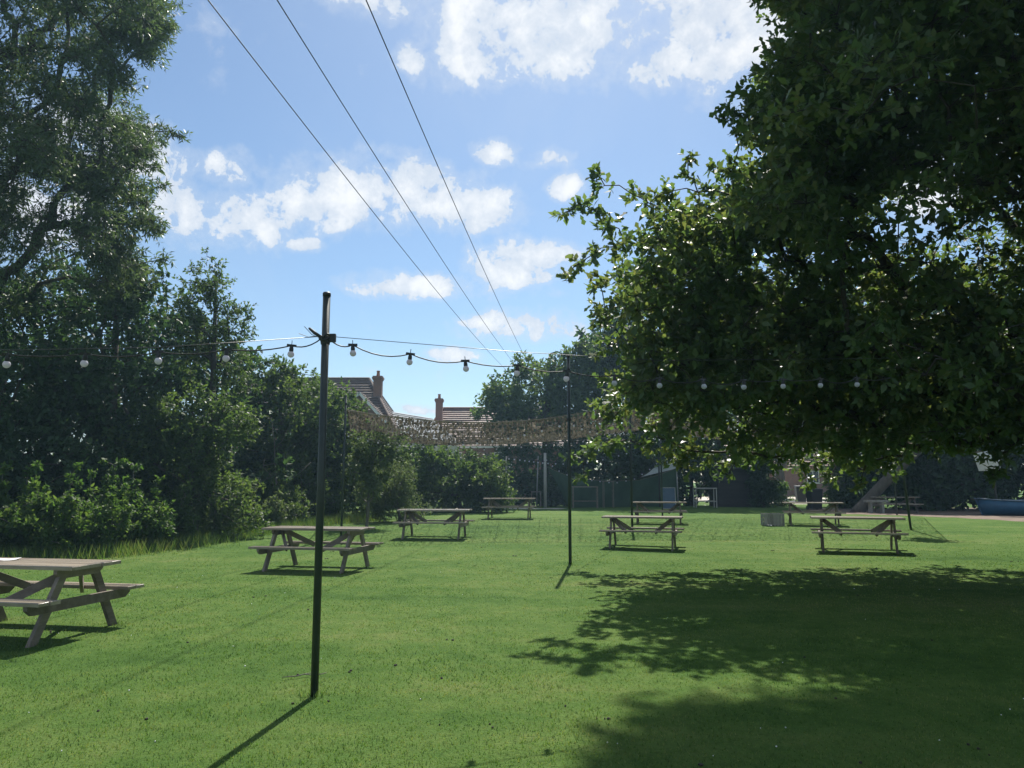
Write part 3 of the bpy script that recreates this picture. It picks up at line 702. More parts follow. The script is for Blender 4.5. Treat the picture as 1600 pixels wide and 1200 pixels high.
wlab = {-1: 'black overhead power line, the outer one over the tall ash side', 0: 'black overhead power line, the middle one of three', 1: 'black overhead power line, the outer one over the oak side'}
hw = uh + ub.z + .2
for s in (-1, 0, 1):
    a = Vector((ub.x + s * 1.0, uy - .11, hw)); d = ray(*tops[s]); tt = (hw - .75 - H) / d.z; b = Vector((0, 0, H)) + d * tt
    dirn = (b - a); L1 = dirn.length; end = a + dirn * (75 / L1); end.z = hw
    pts = []
    for i in range(41):
        f = i / 40; p = a.lerp(end, f); fb = L1 / 75; k = .75 / (4 * fb * (1 - fb)); p.z = hw - 4 * k * f * (1 - f); pts.append(p - a)
    w = MB().tube(pts, .011, 6, False).build('power_line', 'power_wire', None, True); w.location = a
    tag(w, wlab[s], 'power line', 'overhead power lines')

# ================================================================== BUILDINGS
def slope(mb, el_, er, rl, rr, course=.28, thick=.07):
    """tiled slope between eave (el_, er) and ridge (rl, rr): overlapping courses, each split into tiles of uneven lift"""
    el_, er, rl, rr = map(Vector, (el_, er, rl, rr)); n = max(int(((rl - el_).length + (rr - er).length) / 2 / course), 2)
    nrm = (er - el_).cross(rl - el_).normalized()
    if nrm.z < 0: nrm = -nrm
    for i in range(n):
        f0, f1 = i / n, min((i + 1.25) / n, 1.0)
        a, b, c, d = el_.lerp(rl, f0), er.lerp(rr, f0), er.lerp(rr, f1), el_.lerp(rl, f1)
        m_ = max(int((b - a).length / .9), 1)
        for j in range(m_):
            g0, g1 = j / m_, (j + 1) / m_; up = nrm * (thick + random.uniform(-.006, .006)); dn = nrm * .004
            A, B, C, D = a.lerp(b, g0) + up, a.lerp(b, g1) + up, d.lerp(c, g1) + dn, d.lerp(c, g0) + dn
            A2, B2 = A - nrm * thick, B - nrm * thick
            mb.add([A, B, C, D, A2, B2], [(0, 1, 2, 3), (4, 5, 1, 0)])
    return mb
def window(o, x0, x1, z0, z1, y):            # set in the front wall, frame proud, pane behind
    w = MB(); t = .06
    for a, b, c, d in ((x0, x1, z0, z0 + t), (x0, x1, z1 - t, z1), (x0, x0 + t, z0 + t, z1 - t), (x1 - t, x1, z0 + t, z1 - t), ((x0 + x1) / 2 - t / 2, (x0 + x1) / 2 + t / 2, z0 + t, z1 - t)):
        w.box((a, y - .05, c), (b, y + .03, d))
    f = w.build('window', 'white_paint', o)
    MB().box((x0 + .02, y - .015, z0 + .02), (x1 - .02, y + .015, z1 - .02)).build('pane', 'window_glass', f)
    MB().box((x0 - .06, y - .10, z0 - .06), (x1 + .06, y + .02, z0 - .003)).build('sill', 'white_paint', f)
def chimney(o, x, y, z0, z1, w=.56):
    s = MB(); s.box((x - w / 2, y - w / 2, z0), (x + w / 2, y + w / 2, z1 - .30))
    for i, (e, a, b) in enumerate(((.05, .30, .20), (.09, .20, .08), (.04, .08, 0))): s.box((x - w / 2 - e, y - w / 2 - e, z1 - a + .001 * i), (x + w / 2 + e, y + w / 2 + e, z1 - b))
    c = s.build('chimney', 'brick', o)
    MB().lathe([(.13, -.01), (.12, .10), (.105, .30), (.125, .33), (.12, .38), (.09, .38)], 10, (x, y, z1)).build('chimney_pot', 'terracotta', c)
def hip_house(name, label, x0, x1, y0, y1, ze, zr, inset_l, inset_r, roofmat, wall, chim=(), wins=()):
    o = thing(name, label, 'house', on((x0 + x1) / 2, y0)); o.location.z = float(gz((x0 + x1) / 2, y0)) - .02
    bx, by, bz = o.location; cx = (x0 + x1) / 2; X0, X1 = x0 - cx, x1 - cx; D = y1 - y0; ze -= bz; zr -= bz; ov = .35
    MB().box((X0, 0, 0), (X1, D, ze)).build('wall', wall, o)
    rf = MB(); ym = D / 2; RL, RR = X0 + inset_l, X1 - inset_r
    dz = (zr - ze) / (D / 2) * ov
    e = [(X0 - ov, -ov, ze - dz), (X1 + ov, -ov, ze - dz), (X1 + ov, D + ov, ze - dz), (X0 - ov, D + ov, ze - dz)]
    slope(rf, e[0], e[1], (RL, ym, zr), (RR, ym, zr)); slope(rf, e[2], e[3], (RR, ym, zr), (RL, ym, zr))
    slope(rf, e[1], e[2], (RR, ym, zr), (RR, ym, zr + .001)); slope(rf, e[3], e[0], (RL, ym, zr), (RL, ym, zr + .001))
    rf.add(e, [(0, 3, 2, 1)])
    r = rf.build('roof', roofmat, o)
    rt = MB(); rt.tube([(RL, ym, zr + .02), (RR, ym, zr + .02)], .10, 8)
    for a, b in ((e[0], RL), (e[3], RL), (e[1], RR), (e[2], RR)): rt.tube([Vector(a) + Vector((0, 0, .03)), (b, ym, zr + .02)], .09, 8)
    rt.build('ridge_tiles', roofmat, r)
    MB().box((X0 - ov + .02, -ov + .0, ze - dz - .16), (X1 + ov - .02, -ov + .03, ze - dz - .005)).build('fascia', 'white_paint', o)
    for (x, y, z1) in chim: chimney(o, x - bx, y - by, ze, z1 - bz)
    for (a, b, c, d) in wins: window(o, a - bx, b - bx, c - bz, d - bz, -.002)
    return o
hy = 50.0; rr_ = P(577, 592, hy + 3.2); ch1 = P(591, 588, hy + 2.2); X1 = rr_.x + 2.2
house1 = hip_house('brick_house', 'brick house with dark brown tiled hip roof and a tall chimney at its end', X1 - 13, X1, hy, hy + 6.4, rr_.z - 3.6, rr_.z, 2.4, 2.2, 'roof_tile', 'brick',
          [(ch1.x, hy + 2.2, ch1.z)], [(X1 - 1.9, X1 - .7, 3.0, 4.2), (X1 - 5, X1 - 3.6, 3.0, 4.2), (X1 - 5, X1 - 3.6, .9, 2.2), (X1 - 9, X1 - 7.6, 3.0, 4.2)])
# its small front gable with a white bargeboard
gx = P(583, 640, hy - .9).x; gzt = P(578, 612, hy - .9).z
gb = MB().prism([(-1.5, 0), (1.5, 0), (1.5, 1.5), (0, 3.1), (-1.5, 1.5)], .02, .88).build('gable', 'brick', house1); gb.location = Vector((gx - .9, hy - .9, gzt - 3.2)) - house1.location
rf = MB(); slope(rf, (-1.75, -.15, 1.28), (-1.75, 1.9, 1.28), (0, -.15, 3.18), (0, 1.9, 3.18)); slope(rf, (1.75, 1.9, 1.28), (1.75, -.15, 1.28), (0, 1.9, 3.18), (0, -.15, 3.18)); rf.build('gable_roof', 'roof_tile', gb)
for s in (-1, 1): MB().bar((s * 1.75, -.16, 1.20), (0, -.16, 3.10), .05, .16).build('bargeboard', 'white_paint', gb)

hy2 = 62.0; r2 = P(693, 638, hy2 + 3); c2 = P(686.5, 623, hy2 + 1.5); xl = r2.x - 1.6
hip_house('brick_house', 'brick house with reddish brown tiled roof and a stout chimney near its hip', xl, xl + 13, hy2, hy2 + 6, r2.z - 3.0, r2.z, 1.6, 1.8, 'red_roof_tile', 'brick',
          [(c2.x, hy2 + 1.5, c2.z)], [(xl + 2, xl + 3.4, 2.8, 4.0), (xl + 6, xl + 7.4, 2.8, 4.0)])
# low outbuilding between them whose slate roof glares in the sun
ra, rb = P(600, 641, 53.5), P(673, 656, 60.0)
o = thing('outbuilding', 'low outbuilding with pale shining slate roof between the two houses', 'building', (0, 0, 0))
dr = (rb - ra); dr.z = 0; dr.normalize(); nr = Vector((dr.y, -dr.x, 0)); ra = ra - dr * 1.5; rb.z = ra.z
ea, eb = ra + nr * 2.6 + Vector((0, 0, -2.1)), rb + nr * 2.6 + Vector((0, 0, -2.1)); fa, fb = ra - nr * 2.6 + Vector((0, 0, -2.1)), rb - nr * 2.6 + Vector((0, 0, -2.1))
rf = MB(); slope(rf, ea, eb, ra, rb, .22); slope(rf, fb, fa, rb, ra, .22); rf.build('roof', 'slate_pale', o)
w = MB()
for a, b in ((ea, eb), (eb, fb), (fb, fa), (fa, ea)):
    a2, b2 = a.lerp(rb.lerp(ra, .5), .06), b.lerp(rb.lerp(ra, .5), .06)
    w.add([(a2.x, a2.y, .1), (b2.x, b2.y, .1), (b2.x, b2.y, a.z + .05), (a2.x, a2.y, a.z + .05)], [(0, 1, 2, 3)])
w.build('wall', 'render_wall', o)
for a, b, r_ in ((ea, fa, ra), (fb, eb, rb)):
    g_ = MB(); q0 = Vector((0, 0, .04)); g_.add([a.lerp(r_, .05) + q0, b.lerp(r_, .05) + q0, r_ - q0], [(0, 1, 2)]); g_.build('gable_wall', 'brick', o)

# brick building glimpsed across the drive
o = thing('brick_building', 'plain brick building with a small white window, glimpsed beyond the gravel drive', 'building', on(27, 76))
MB().box((-7, 0, 0), (7, 5, 3.1)).build('wall', 'brick', o)
rf = MB(); slope(rf, (-7.3, -.3, 2.95), (7.3, -.3, 2.95), (-7.3, 2.5, 5.2), (7.3, 2.5, 5.2)); slope(rf, (7.3, 5.3, 2.95), (-7.3, 5.3, 2.95), (7.3, 2.5, 5.2), (-7.3, 2.5, 5.2)); rf.build('roof', 'red_roof_tile', o)
wx = P(1219, 740, 76).x - 27; window(o, wx - .55, wx + .35, 1.9, 2.8, -.002)
window(o, wx + 2.6, wx + 3.8, 1.3, 2.5, -.002)
# dark timber shed
sb = on(P(1157, 789, 45).x, 45)
o = thing('timber_shed', 'dark timber clad shed in the shade at the back of the lawn', 'shed', sb, .03)
MB().box((-1.25, .03, 0), (1.25, 2.0, 2.25)).build('wall', 'dark_cladding', o)
for i in range(15): MB().add([(-1.27, .0, .02 + i * .15), (1.27, .0, .02 + i * .15), (1.27, .025, .16 + i * .15), (-1.27, .025, .16 + i * .15), (-1.27, .035, .02 + i * .15), (1.27, .035, .02 + i * .15)],
                          [(0, 1, 2, 3), (4, 5, 1, 0)]).build('cladding_board', 'dark_cladding', o)
rf = MB(); rf.add([(-1.4, -.2, 2.2), (1.4, -.2, 2.2), (1.4, 1.0, 2.75), (-1.4, 1.0, 2.75), (1.4, 2.2, 2.2), (-1.4, 2.2, 2.2)], [(0, 1, 2, 3), (3, 2, 4, 5)]); rf.build('roof', 'dark_cladding', o)

# ================================================================== THINGS AT THE BACK OF THE LAWN
def frame_table(name, label, px0, px1, pyt, pyb, mat, cat='table', depth=.55, top=.07, rail=True, y=None, legw=.05):
    b = G((px0 + px1) / 2, pyb); y = b.y if y is None else y; x0, x1 = P(px0, pyb, y).x, P(px1, pyb, y).x; z = P(px0, pyt, y).z
    b = on((x0 + x1) / 2, y); h = z - b.z; hw_ = (x1 - x0) / 2; o = thing(name, label, cat, b)
    MB().box((-hw_ - .04, -.03, h - top), (hw_ + .04, depth + .03, h)).build('top', mat, o)
    for s in (-1, 1):
        for d in (0, depth): MB().box((s * hw_ - legw / 2, d - legw / 2 + .001, -.03), (s * hw_ + legw / 2, d + legw / 2, h - top)).build('leg', mat, o)
    if rail:
        for d in (0, depth): MB().box((-hw_ + legw / 2, d - .02, h * .30), (hw_ - legw / 2, d + .02, h * .30 + .05)).build('rail', mat, o)
    return o
frame_table('serving_table', 'pale timber serving table with open legs beside the dark shed', 1088, 1120, 762, 790.5, 'pale_timber', y=43)
frame_table('frame_table', 'thin grey framed table in front of the green tarpaulin', 896, 934, 760, 788, 'weathered_wood_frame', top=.05, y=42.6, legw=.05)
frame_table('bar_table', 'small tall grey table beside the pale timber post', 831, 845, 768, 790, 'weathered_wood_frame', top=.04, y=43.5, rail=False, legw=.035)
frame_table('trestle', 'slim upright trestle frame in front of the green tarpaulin', 944, 959, 752, 787, 'weathered_wood_frame', top=.03, y=43.2, rail=False, legw=.03)
# easel board
eb_ = on(P(1045, 787, 41).x, 41); o = thing('easel_board', 'blue grey board on a leaning easel at the back of the lawn', 'board', eb_, -.1)
Mx = Matrix.Rotation(R(-10), 4, 'X')
MB().box((-.34, 0, .06), (.34, .03, 1.12), Mx).build('panel', 'board_blue', o)
fr = MB()
for a in (((-.38, -.005, 0), (-.34, .04, 1.16)), ((.34, -.005, 0), (.38, .04, 1.16)), ((-.34, -.005, 1.12), (.34, .04, 1.16)), ((-.34, -.005, .02), (.34, .04, .06))): fr.box(a[0], a[1], Mx)
fr.build('frame', 'grey_timber', o); MB().bar((0, .20, 1.1), (0, .62, -.01), .04, .03).build('back_leg', 'grey_timber', o)
def post(label, px, pyt, y, r, mat, name='timber_post', lean=0.0):
    b = on(P(px, 789, y).x, y); z = P(px, pyt, y).z - b.z; o = MB().tube([(0, 0, -.2), (lean * .5, 0, z * .5), (lean, 0, z)], [r, r, r * .9], 8).build(name, mat, None, True); o.location = b
    return tag(o, label, 'post', 'posts at the back of the lawn')
pw = 43.0
post('stout pale timber post at the open end of the green tarpaulin', 852, 708, pw, .085, 'pale_timber')
post('thin grey post rising behind the small tall table', 838, 712, 44.5, .035, 'grey_timber', lean=.12)
post('thin grey post rising out of the rounded clipped bush', 791, 713, 40.0, .035, 'grey_timber')
post('dark post holding the pale sail', 1031, 715, 44.0, .045, 'dark_cladding')
post('thin pale post with lamps beside the easel board', 1060, 735, 43.5, .035, 'grey_timber', lean=-.05)
# green tarpaulin windbreak
top = [P(px, py, y) for px, py, y in ((858, 731, 43.2), (878, 740, 43.4), (905, 748, 43.8), (950, 752, 44.4), (1000, 750, 44.6), (1030, 742, 44.4), (1058, 731, 44.2))]
bot = [P(px, 789, y + .25) for px, y in ((888, 43.6), (897, 43.7), (915, 44), (952, 44.5), (1000, 44.7), (1030, 44.5), (1058, 44.3))]
o = thing('green_tarpaulin', 'dark green tarpaulin windbreak sagging between posts at the back of the lawn', 'tarpaulin', (0, 0, 0))
mb = MB(); nu, nv = 36, 10; v = []
for th in (0, .012):
    for i in range(nu + 1):
        f = i / nu * (len(top) - 1); k = min(int(f), len(top) - 2); tt = f - k
        a, b = top[k].lerp(top[k + 1], tt), bot[k].lerp(bot[k + 1], tt); b.z = float(gz(b.x, b.y))
        for j in range(nv + 1):
            q = a.lerp(b, j / nv); q.y += .10 * math.sin(i * .9 + j * .3) * math.sin(math.pi * j / nv) + th; v.append(q)
S_ = (nu + 1) * (nv + 1); f = []
for i in range(nu):
    for j in range(nv):
        a = i * (nv + 1) + j; f += [(a, a + nv + 1, a + nv + 2, a + 1), (S_ + a, S_ + a + 1, S_ + a + nv + 2, S_ + a + nv + 1)]
mb.add(v, f).build('cloth', 'green_tarp', o, True)
MB().tube(top, .012, 5).build('edge_rope', 'rope', o)
MB().tube([P(853, 729, 43.0), top[0]], .01, 5).build('guy_rope', 'rope', o)
# pale triangular sail behind it
tri = [P(1000, 746, 45.2), P(1041, 718, 45.6), P(1062, 731, 44.9)]
o = thing('shade_sail', 'pale grey green triangular shade sail above the end of the tarpaulin', 'shade sail', (0, 0, 0)); n = 8; v = []; f = []; ix = {}
for th in (0, .01):
    for i in range(n + 1):
        for j in range(n + 1 - i):
            a, b = i / n, j / n; p = tri[0] * (1 - a - b) + tri[1] * a + tri[2] * b; p = p + Vector((0, .25 * a * b * 4 + th, -.06 * math.sin(a * 6))); ix[(th, i, j)] = len(v); v.append(p)
    for i in range(n):
        for j in range(n - i):
            f.append((ix[(th, i, j)], ix[(th, i + 1, j)], ix[(th, i, j + 1)]))
            if j < n - i - 1: f.append((ix[(th, i + 1, j)], ix[(th, i + 1, j + 1)], ix[(th, i, j + 1)]))
MB().add(v, f).build('cloth', 'pale_sail', o, True); MB().tube(tri + [tri[0]], .012, 5).build('edge_rope', 'rope', o)
# strings of small bulbs at the back
bs = [P(px, py, y) for px, py, y in ((791, 713, 40), (815, 716, 41), (852, 721, 43), (885, 722, 42.5), (920, 720, 42), (952, 713, 41.5), (985, 704, 41))]
festoon('festoon_string', 'pale cable of small bulbs between the thin post in the bush and the oak leaves', bs, [(i + .5) / 19 for i in range(19)], s=1.6, sag=.02, r=.014, group='strings of small bulbs at the back')
bs = [P(px, py, y) for px, py, y in ((848, 712, 43), (853, 715, 43), (868, 730, 43.3), (895, 744, 43.7), (960, 752, 44.2), (990, 746, 44.3), (1012, 733, 44.2), (1031, 717, 44))]
festoon('festoon_string', 'small bulbs drooping along the top edge of the green tarpaulin', bs, [(i + .5) / 15 for i in range(15)], s=1.6, sag=.03, r=.008, group='strings of small bulbs at the back')

# slatted crate by the table end
cb = G(1211, 822); o = thing('slatted_crate', 'grey slatted wooden crate lying beside the end of a picnic table', 'crate', cb, .05)
w2, hh, dd = .33, .42, .40
for k in range(7):
    x = -w2 + .035 + k * (2 * w2 - .07) / 6; MB().box((x - .036, -.012, -.01), (x + .036, .006, hh + random.uniform(-.01, .01))).build('slat', 'grey_timber', o)
    MB().box((x - .036, dd - .006, -.01), (x + .036, dd + .012, hh)).build('slat', 'grey_timber', o)
for z in (.06, hh - .10): MB().box((-w2, .006, z), (w2, .028, z + .06)).build('rail', 'grey_timber', o); MB().box((-w2, dd - .028, z), (w2, dd - .006, z + .06)).build('rail', 'grey_timber', o)
for s in (-1, 1):
    for z in (.02, .16, .30): MB().box((s * w2 - .01, .028, z), (s * w2 + .01, dd - .028, z + .10)).build('end_board', 'grey_timber', o)
MB().box((-w2 + .011, .029, .03), (w2 - .011, dd - .029, .05)).build('base', 'grey_timber', o)
s_ = G(1198, 822); mb = MB(); nn_ = 6
for i in range(3):
    c = Vector((s_.x - .02 + i * .05, s_.y - .05 * i, s_.z + .012)); q = [c + Vector((random.uniform(.03, .07) * math.cos(a), random.uniform(.03, .06) * math.sin(a), random.uniform(0, .04))) for a in np.linspace(0, 5.2, nn_)]
    mb.add([c - s_ + Vector((0, 0, .03))] + [x - s_ for x in q], [(0, j + 1, (j + 1) % nn_ + 1) for j in range(nn_)])
so_ = mb.build('paper_scrap', 'paper'); so_.location = s_; tag(so_, 'crumpled white paper scrap on the grass at the foot of the slatted crate', 'litter')

# wheelie bins at the gap
def bin_(label, px, pyb, y, s=1.0, rz=0.0):
    o = thing('wheelie_bin', label, 'bin', on(P(px, pyb, y).x, y), rz, 'bins at the gap to the drive')
    a, b = .24 * s, .29 * s; h = .95 * s
    MB().add([(-a, -a, .05), (a, -a, .05), (a, a, .05), (-a, a, .05), (-b, -b, h), (b, -b, h), (b, b + .05, h), (-b, b + .05, h)],
             [(0, 3, 2, 1), (4, 5, 6, 7), (0, 1, 5, 4), (1, 2, 6, 5), (2, 3, 7, 6), (3, 0, 4, 7)]).build('body', 'black_plastic', o)
    MB().add([(-b - .02, -b - .04, h + .002), (b + .02, -b - .04, h + .002), (b + .02, b + .09, h + .002), (-b - .02, b + .09, h + .002),
              (-b + .02, -b, h + .06), (b - .02, -b, h + .06), (b - .02, b + .09, h + .10), (-b + .02, b + .09, h + .10)],
             [(0, 3, 2, 1), (4, 5, 6, 7), (0, 1, 5, 4), (1, 2, 6, 5), (2, 3, 7, 6), (3, 0, 4, 7)]).build('lid', 'black_plastic', o)
    MB().tube([(-b, b + .11, h - .02), (b, b + .11, h - .02)], .016, 6).build('handle', 'black_plastic', o)
    for q in (-1, 1):
        m_ = MB(); m_.tube([(q * (a - .02), a + .03, .10), (q * (a + .03), a + .03, .10)], .10 * s, 12); m_.build('wheel', 'black_plastic', o)
    return o
bin_('black wheelie bin standing in the gap before the gravel drive', 1273, 786, 40, 1.05, .1)
bin_('black wheelie bin further back on the gravel drive itself', 1251, 770, 53, 1.15, -.15)

# blue boat with mast and cloth on the mulch
bb = G(1532, 806); L_ = 3.0; o = thing('wooden_boat', 'blue painted wooden play boat on the mulch with a brown mast and pale cloth sail', 'boat', on(bb.x + L_ / 2 + .45, bb.y + .55), -.04)
mb = MB(); ns_, nr_ = 14, 9; v = []
for th in (0, 1):
    for i in range(ns_ + 1):
        t = i / ns_; wdt = .62 * math.sin(math.pi * min(.12 + t * .80, 1) ** .9) ** .6 * (.30 if i == 0 else 1); sheer = .62 + .10 * (2 * t - 1) ** 2
        xx = -L_ / 2 + t * L_
        for j in range(nr_ + 1):
            a = math.pi * j / nr_; rad = wdt - .03 * th; c_ = math.cos(a); s2 = math.sin(a) ** .55
            v.append((xx + (.22 * (1 - s2) * (-1 if t < .2 else 0)), -c_ * rad * (.72 + .28 * (1 - s2)), sheer - (sheer - .02 - .03 * th) * s2))
S_ = (ns_ + 1) * (nr_ + 1); f = []
for i in range(ns_):
    for j in range(nr_):
        a = i * (nr_ + 1) + j; f += [(a, a + 1, a + nr_ + 2, a + nr_ + 1), (S_ + a, S_ + a + nr_ + 1, S_ + a + nr_ + 2, S_ + a + 1)]
    for j in (0, nr_): a = i * (nr_ + 1) + j; f.append((a, a + nr_ + 1, S_ + a + nr_ + 1, S_ + a))
for i in (0, ns_): f.append(tuple(i * (nr_ + 1) + j for j in range(nr_ + 1)))
mb.add(v, f).build('hull', 'blue_paint', o, True)
gl = MB()
for s in (0, nr_): gl.tube([Vector(v[i * (nr_ + 1) + s]) + Vector((0, 0, .015)) for i in range(ns_ + 1)], .03, 6)
gl.build('gunwale', 'board_blue', o, True)
for x in (-.5, .5): MB().box((x - .13, -.52, .42), (x + .13, .52, .46)).build('thwart', 'grey_timber', o)
mx_ = P(1558, 780, bb.y + .55).x - o.location.x; mt = P(1555, 703, bb.y + .55).z - o.location.z
MB().tube([(mx_, 0, .05), (mx_ - .03, 0, mt * .5), (mx_ - .10, 0, mt + .1)], [.045, .04, .03], 8).build('mast', 'bark', o, True)
MB().tube([(-L_ / 2 + .15, 0, .66), (-L_ / 2 - .45, 0, .70)], .025, 6).build('bowsprit', 'bark', o, True)
sp4 = [P(px, py, bb.y + .5) - o.location for px, py in ((1521, 709), (1569, 699), (1562, 734), (1530, 736))]
v = []; n = 8; f = []
for th in (0, .012):
    for i in range(n + 1):
        for j in range(n + 1):
            a, b = i / n, j / n; p = sp4[0] * (1 - a) * (1 - b) + sp4[1] * a * (1 - b) + sp4[2] * a * b + sp4[3] * (1 - a) * b; p = p + Vector((0, -.16 * math.sin(math.pi * a) * math.sin(math.pi * (.2 + .8 * b)) + th - .05, 0)); v.append(p)
for th in (0, 1):
    for i in range(n):
        for j in range(n): a = th * (n + 1) ** 2 + i * (n + 1) + j; f.append((a, a + n + 1, a + n + 2, a + 1))
MB().add(v, f).build('sail', 'sail_cloth', o, True)
MB().bar(sp4[0] + Vector((0, .03, .02)), sp4[1] + Vector((0, .03, .02)), .03, .03).build('yard', 'bark', o)

# fallen twig by the lone pole
a, b = G(440, 1062), G(512, 1056); tw = MB(); m_ = (a + b) / 2
pts = [a.lerp(b, i / 6) - m_ + Vector((random.gauss(0, .008), random.gauss(0, .012), .022)) for i in range(7)]
tw.tube(pts, [.003, .004, .005, .005, .005, .004, .003], 5); tw.tube([pts[3], pts[3] + Vector((.09, .05, .01))], .003, 4)
o = tw.build('fallen_twig', 'pale_bark', None, True); o.location = m_; tag(o, 'thin dry twig lying in the grass at the foot of the lone thick pole', 'twig')

# ================================================================== VEGETATION
D2 = lambda px, py, y: tuple(P(px, py, y))
# ---- the oak on the right: trunk just beyond the frame
oak_poly = [(960, -2500), (985, -110), (1190, -90), (1215, -40), (1262, 50), (1205, 120), (1160, 185), (1215, 250), (1150, 300), (1020, 345), (985, 400), (975, 470), (975, 560), (955, 620), (960, 668), (1010, 690),
            (1120, 712), (1230, 700), (1290, 722), (1400, 700), (1500, 668), (1560, 668), (2600, 690), (2600, -2500)]
def oak_ok(p):
    px, py = project(p); far_ = p[:, 1] < 1.5
    return inpoly(px, py, oak_poly) & ~far_ & ((p[:, 2] > 1.9))
ob = on(10.4, 13.2)
oc = [((10.4, 12.6, 8.2), (9.6, 6.6, 6.6), 430, .64), ((6.6, 13.0, 5.6), (5.4, 4.4, 3.6), 200, .55), ((10.5, 14.5, 4.2), (8.5, 3.4, 2.2), 150, .55), ((4.8, 14.8, 3.6), (3.4, 2.0, 1.6), 60, .45), ((7.0, 12.0, 10.0), (5.0, 4.5, 4.0), 120, .6), ((8.0, 13.2, 13.2), (7.0, 6.0, 3.8), 330, .8), ((13, 10.5, 9), (7, 6, 5), 110, .9), ((8, 8.6, 7.8), (4, 3, 3), 110, .8), ((5.5, 12, 11.3), (3.8, 4, 2.4), 150, .7), (D2(1060, 480, 13), (1.5, 2, 2.0), 60, .5), (D2(1180, 420, 13), (1.8, 2, 2.3), 70, .52), (D2(1150, 590, 13.5), (2.2, 2, 1.3), 60, .5), (D2(1240, 260, 12), (1.2, 1.6, 1.6), 44, .5), (D2(1330, 150, 11), (1.5, 1.6, 1.8), 44, .52), ((3.9, 15.2, 13.2), (2.2, 2.2, 1.5), 110, .8), ((6.0, 15.2, 13.2), (2.6, 2.4, 1.8), 110, .8), ((5, 17, 13.5), (2.6, 1.8, 1.5), 70, .8), ((3.7, 17.0, 14.6), (2.5, 1.8, 1.3), 100, .8), ((6.5, 16.5, 14.6), (3, 2, 1.4), 70, .8), (D2(1450, 570, 13.5), (2.0, 1.8, 1.2), 56, .5), (D2(1560, 610, 12.5), (1.6, 1.6, .9), 40, .5), (D2(1340, 630, 14), (1.8, 1.6, .9), 40, .5)]
tips = [(884, 332, .20, 12), (905, 318, .22, 12), (930, 272, .22, 12), (945, 290, .24, 12), (930, 330, .26, 12), (950, 350, .3, 12), (890, 428, .22, 12), (905, 412, .24, 12), (925, 398, .26, 12), (960, 385, .3, 12), (935, 440, .3, 12.3),
        (990, 305, .26, 12), (1015, 318, .3, 12), (1040, 300, .3, 12), (1075, 245, .18, 12), (1075, 275, .2, 12), (1090, 300, .25, 12), (1130, 185, .26, 11.5), (1150, 210, .3, 11.5), (1180, 180, .3, 11.5), (1165, 150, .25, 11.5),
        (1215, 0, .28, 11), (1240, 10, .3, 11), (1225, 75, .3, 11), (1245, 100, .3, 11), (1270, 30, .35, 11), (1120, 262, .3, 12), (1145, 262, .3, 12),
        (945, 480, .35, 12.6), (950, 540, .35, 12.8), (945, 505, .3, 12.6), (935, 640, .3, 15), (950, 660, .3, 15), (975, 640, .35, 15), (1000, 620, .35, 15), (960, 625, .3, 15), (1020, 660, .4, 15), (1050, 690, .4, 15),
        (895, 712, .24, 15.5), (915, 712, .26, 15.5), (912, 745, .22, 15.5), (925, 700, .26, 15.5), (940, 695, .28, 15.3), (965, 690, .3, 15.3), (1000, 695, .34, 15.3), (1040, 712, .36, 15.5), (1065, 725, .34, 15.5),
        (1135, 742, .26, 16), (1130, 725, .32, 16), (1105, 715, .34, 16), (1180, 700, .36, 16), (1255, 735, .3, 16), (1265, 752, .22, 16), (1275, 715, .36, 16), (1300, 740, .3, 16), (1320, 720, .36, 16),
        (1345, 758, .22, 15.5), (1350, 735, .3, 15.5), (1385, 735, .3, 15.5), (1395, 722, .28, 15.5), (1370, 705, .36, 15.5), (1420, 690, .36, 15.5),
        (1560, 690, .26, 13), (1575, 705, .26, 13), (1590, 690, .28, 13), (1562, 738, .18, 13), (1550, 742, .14, 13), (1556, 715, .22, 13), (1545, 705, .2, 13), (1600, 670, .35, 13),
        (1300, 690, .4, 15), (1330, 700, .4, 15), (1380, 690, .4, 15), (1410, 712, .34, 15), (1440, 700, .4, 14.5), (1470, 690, .4, 14.5), (1500, 700, .4, 14), (1530, 690, .36, 14), (1230, 715, .36, 15.5), (1200, 715, .36, 15.5), (1160, 712, .36, 15.5), (1360, 722, .32, 15.2), (1080, 705, .36, 15.3), (1620, 690, .4, 13), (1480, 672, .45, 14), (1400, 672, .45, 14.5)]
make_tree('oak_tree', 'large spreading oak with lobed leaves whose low boughs hang over the lawn', 'tree', ob,
          [(0, 0, 0), (-.05, .02, 1.2), (-.15, .0, 2.6), (-.2, -.1, 4.2), (-.1, -.2, 6.5), (0, -.2, 9), (-.3, 0, 12)], oc, None, OAK, .144, 21, 7, 'oak_leaf', r0=.42, reject=oak_ok, shell=.35,
          extra=[(D2(px, py, y), r) for px, py, r, y in tips], twig=True, rtip=.009, spread=.75, out=.4)

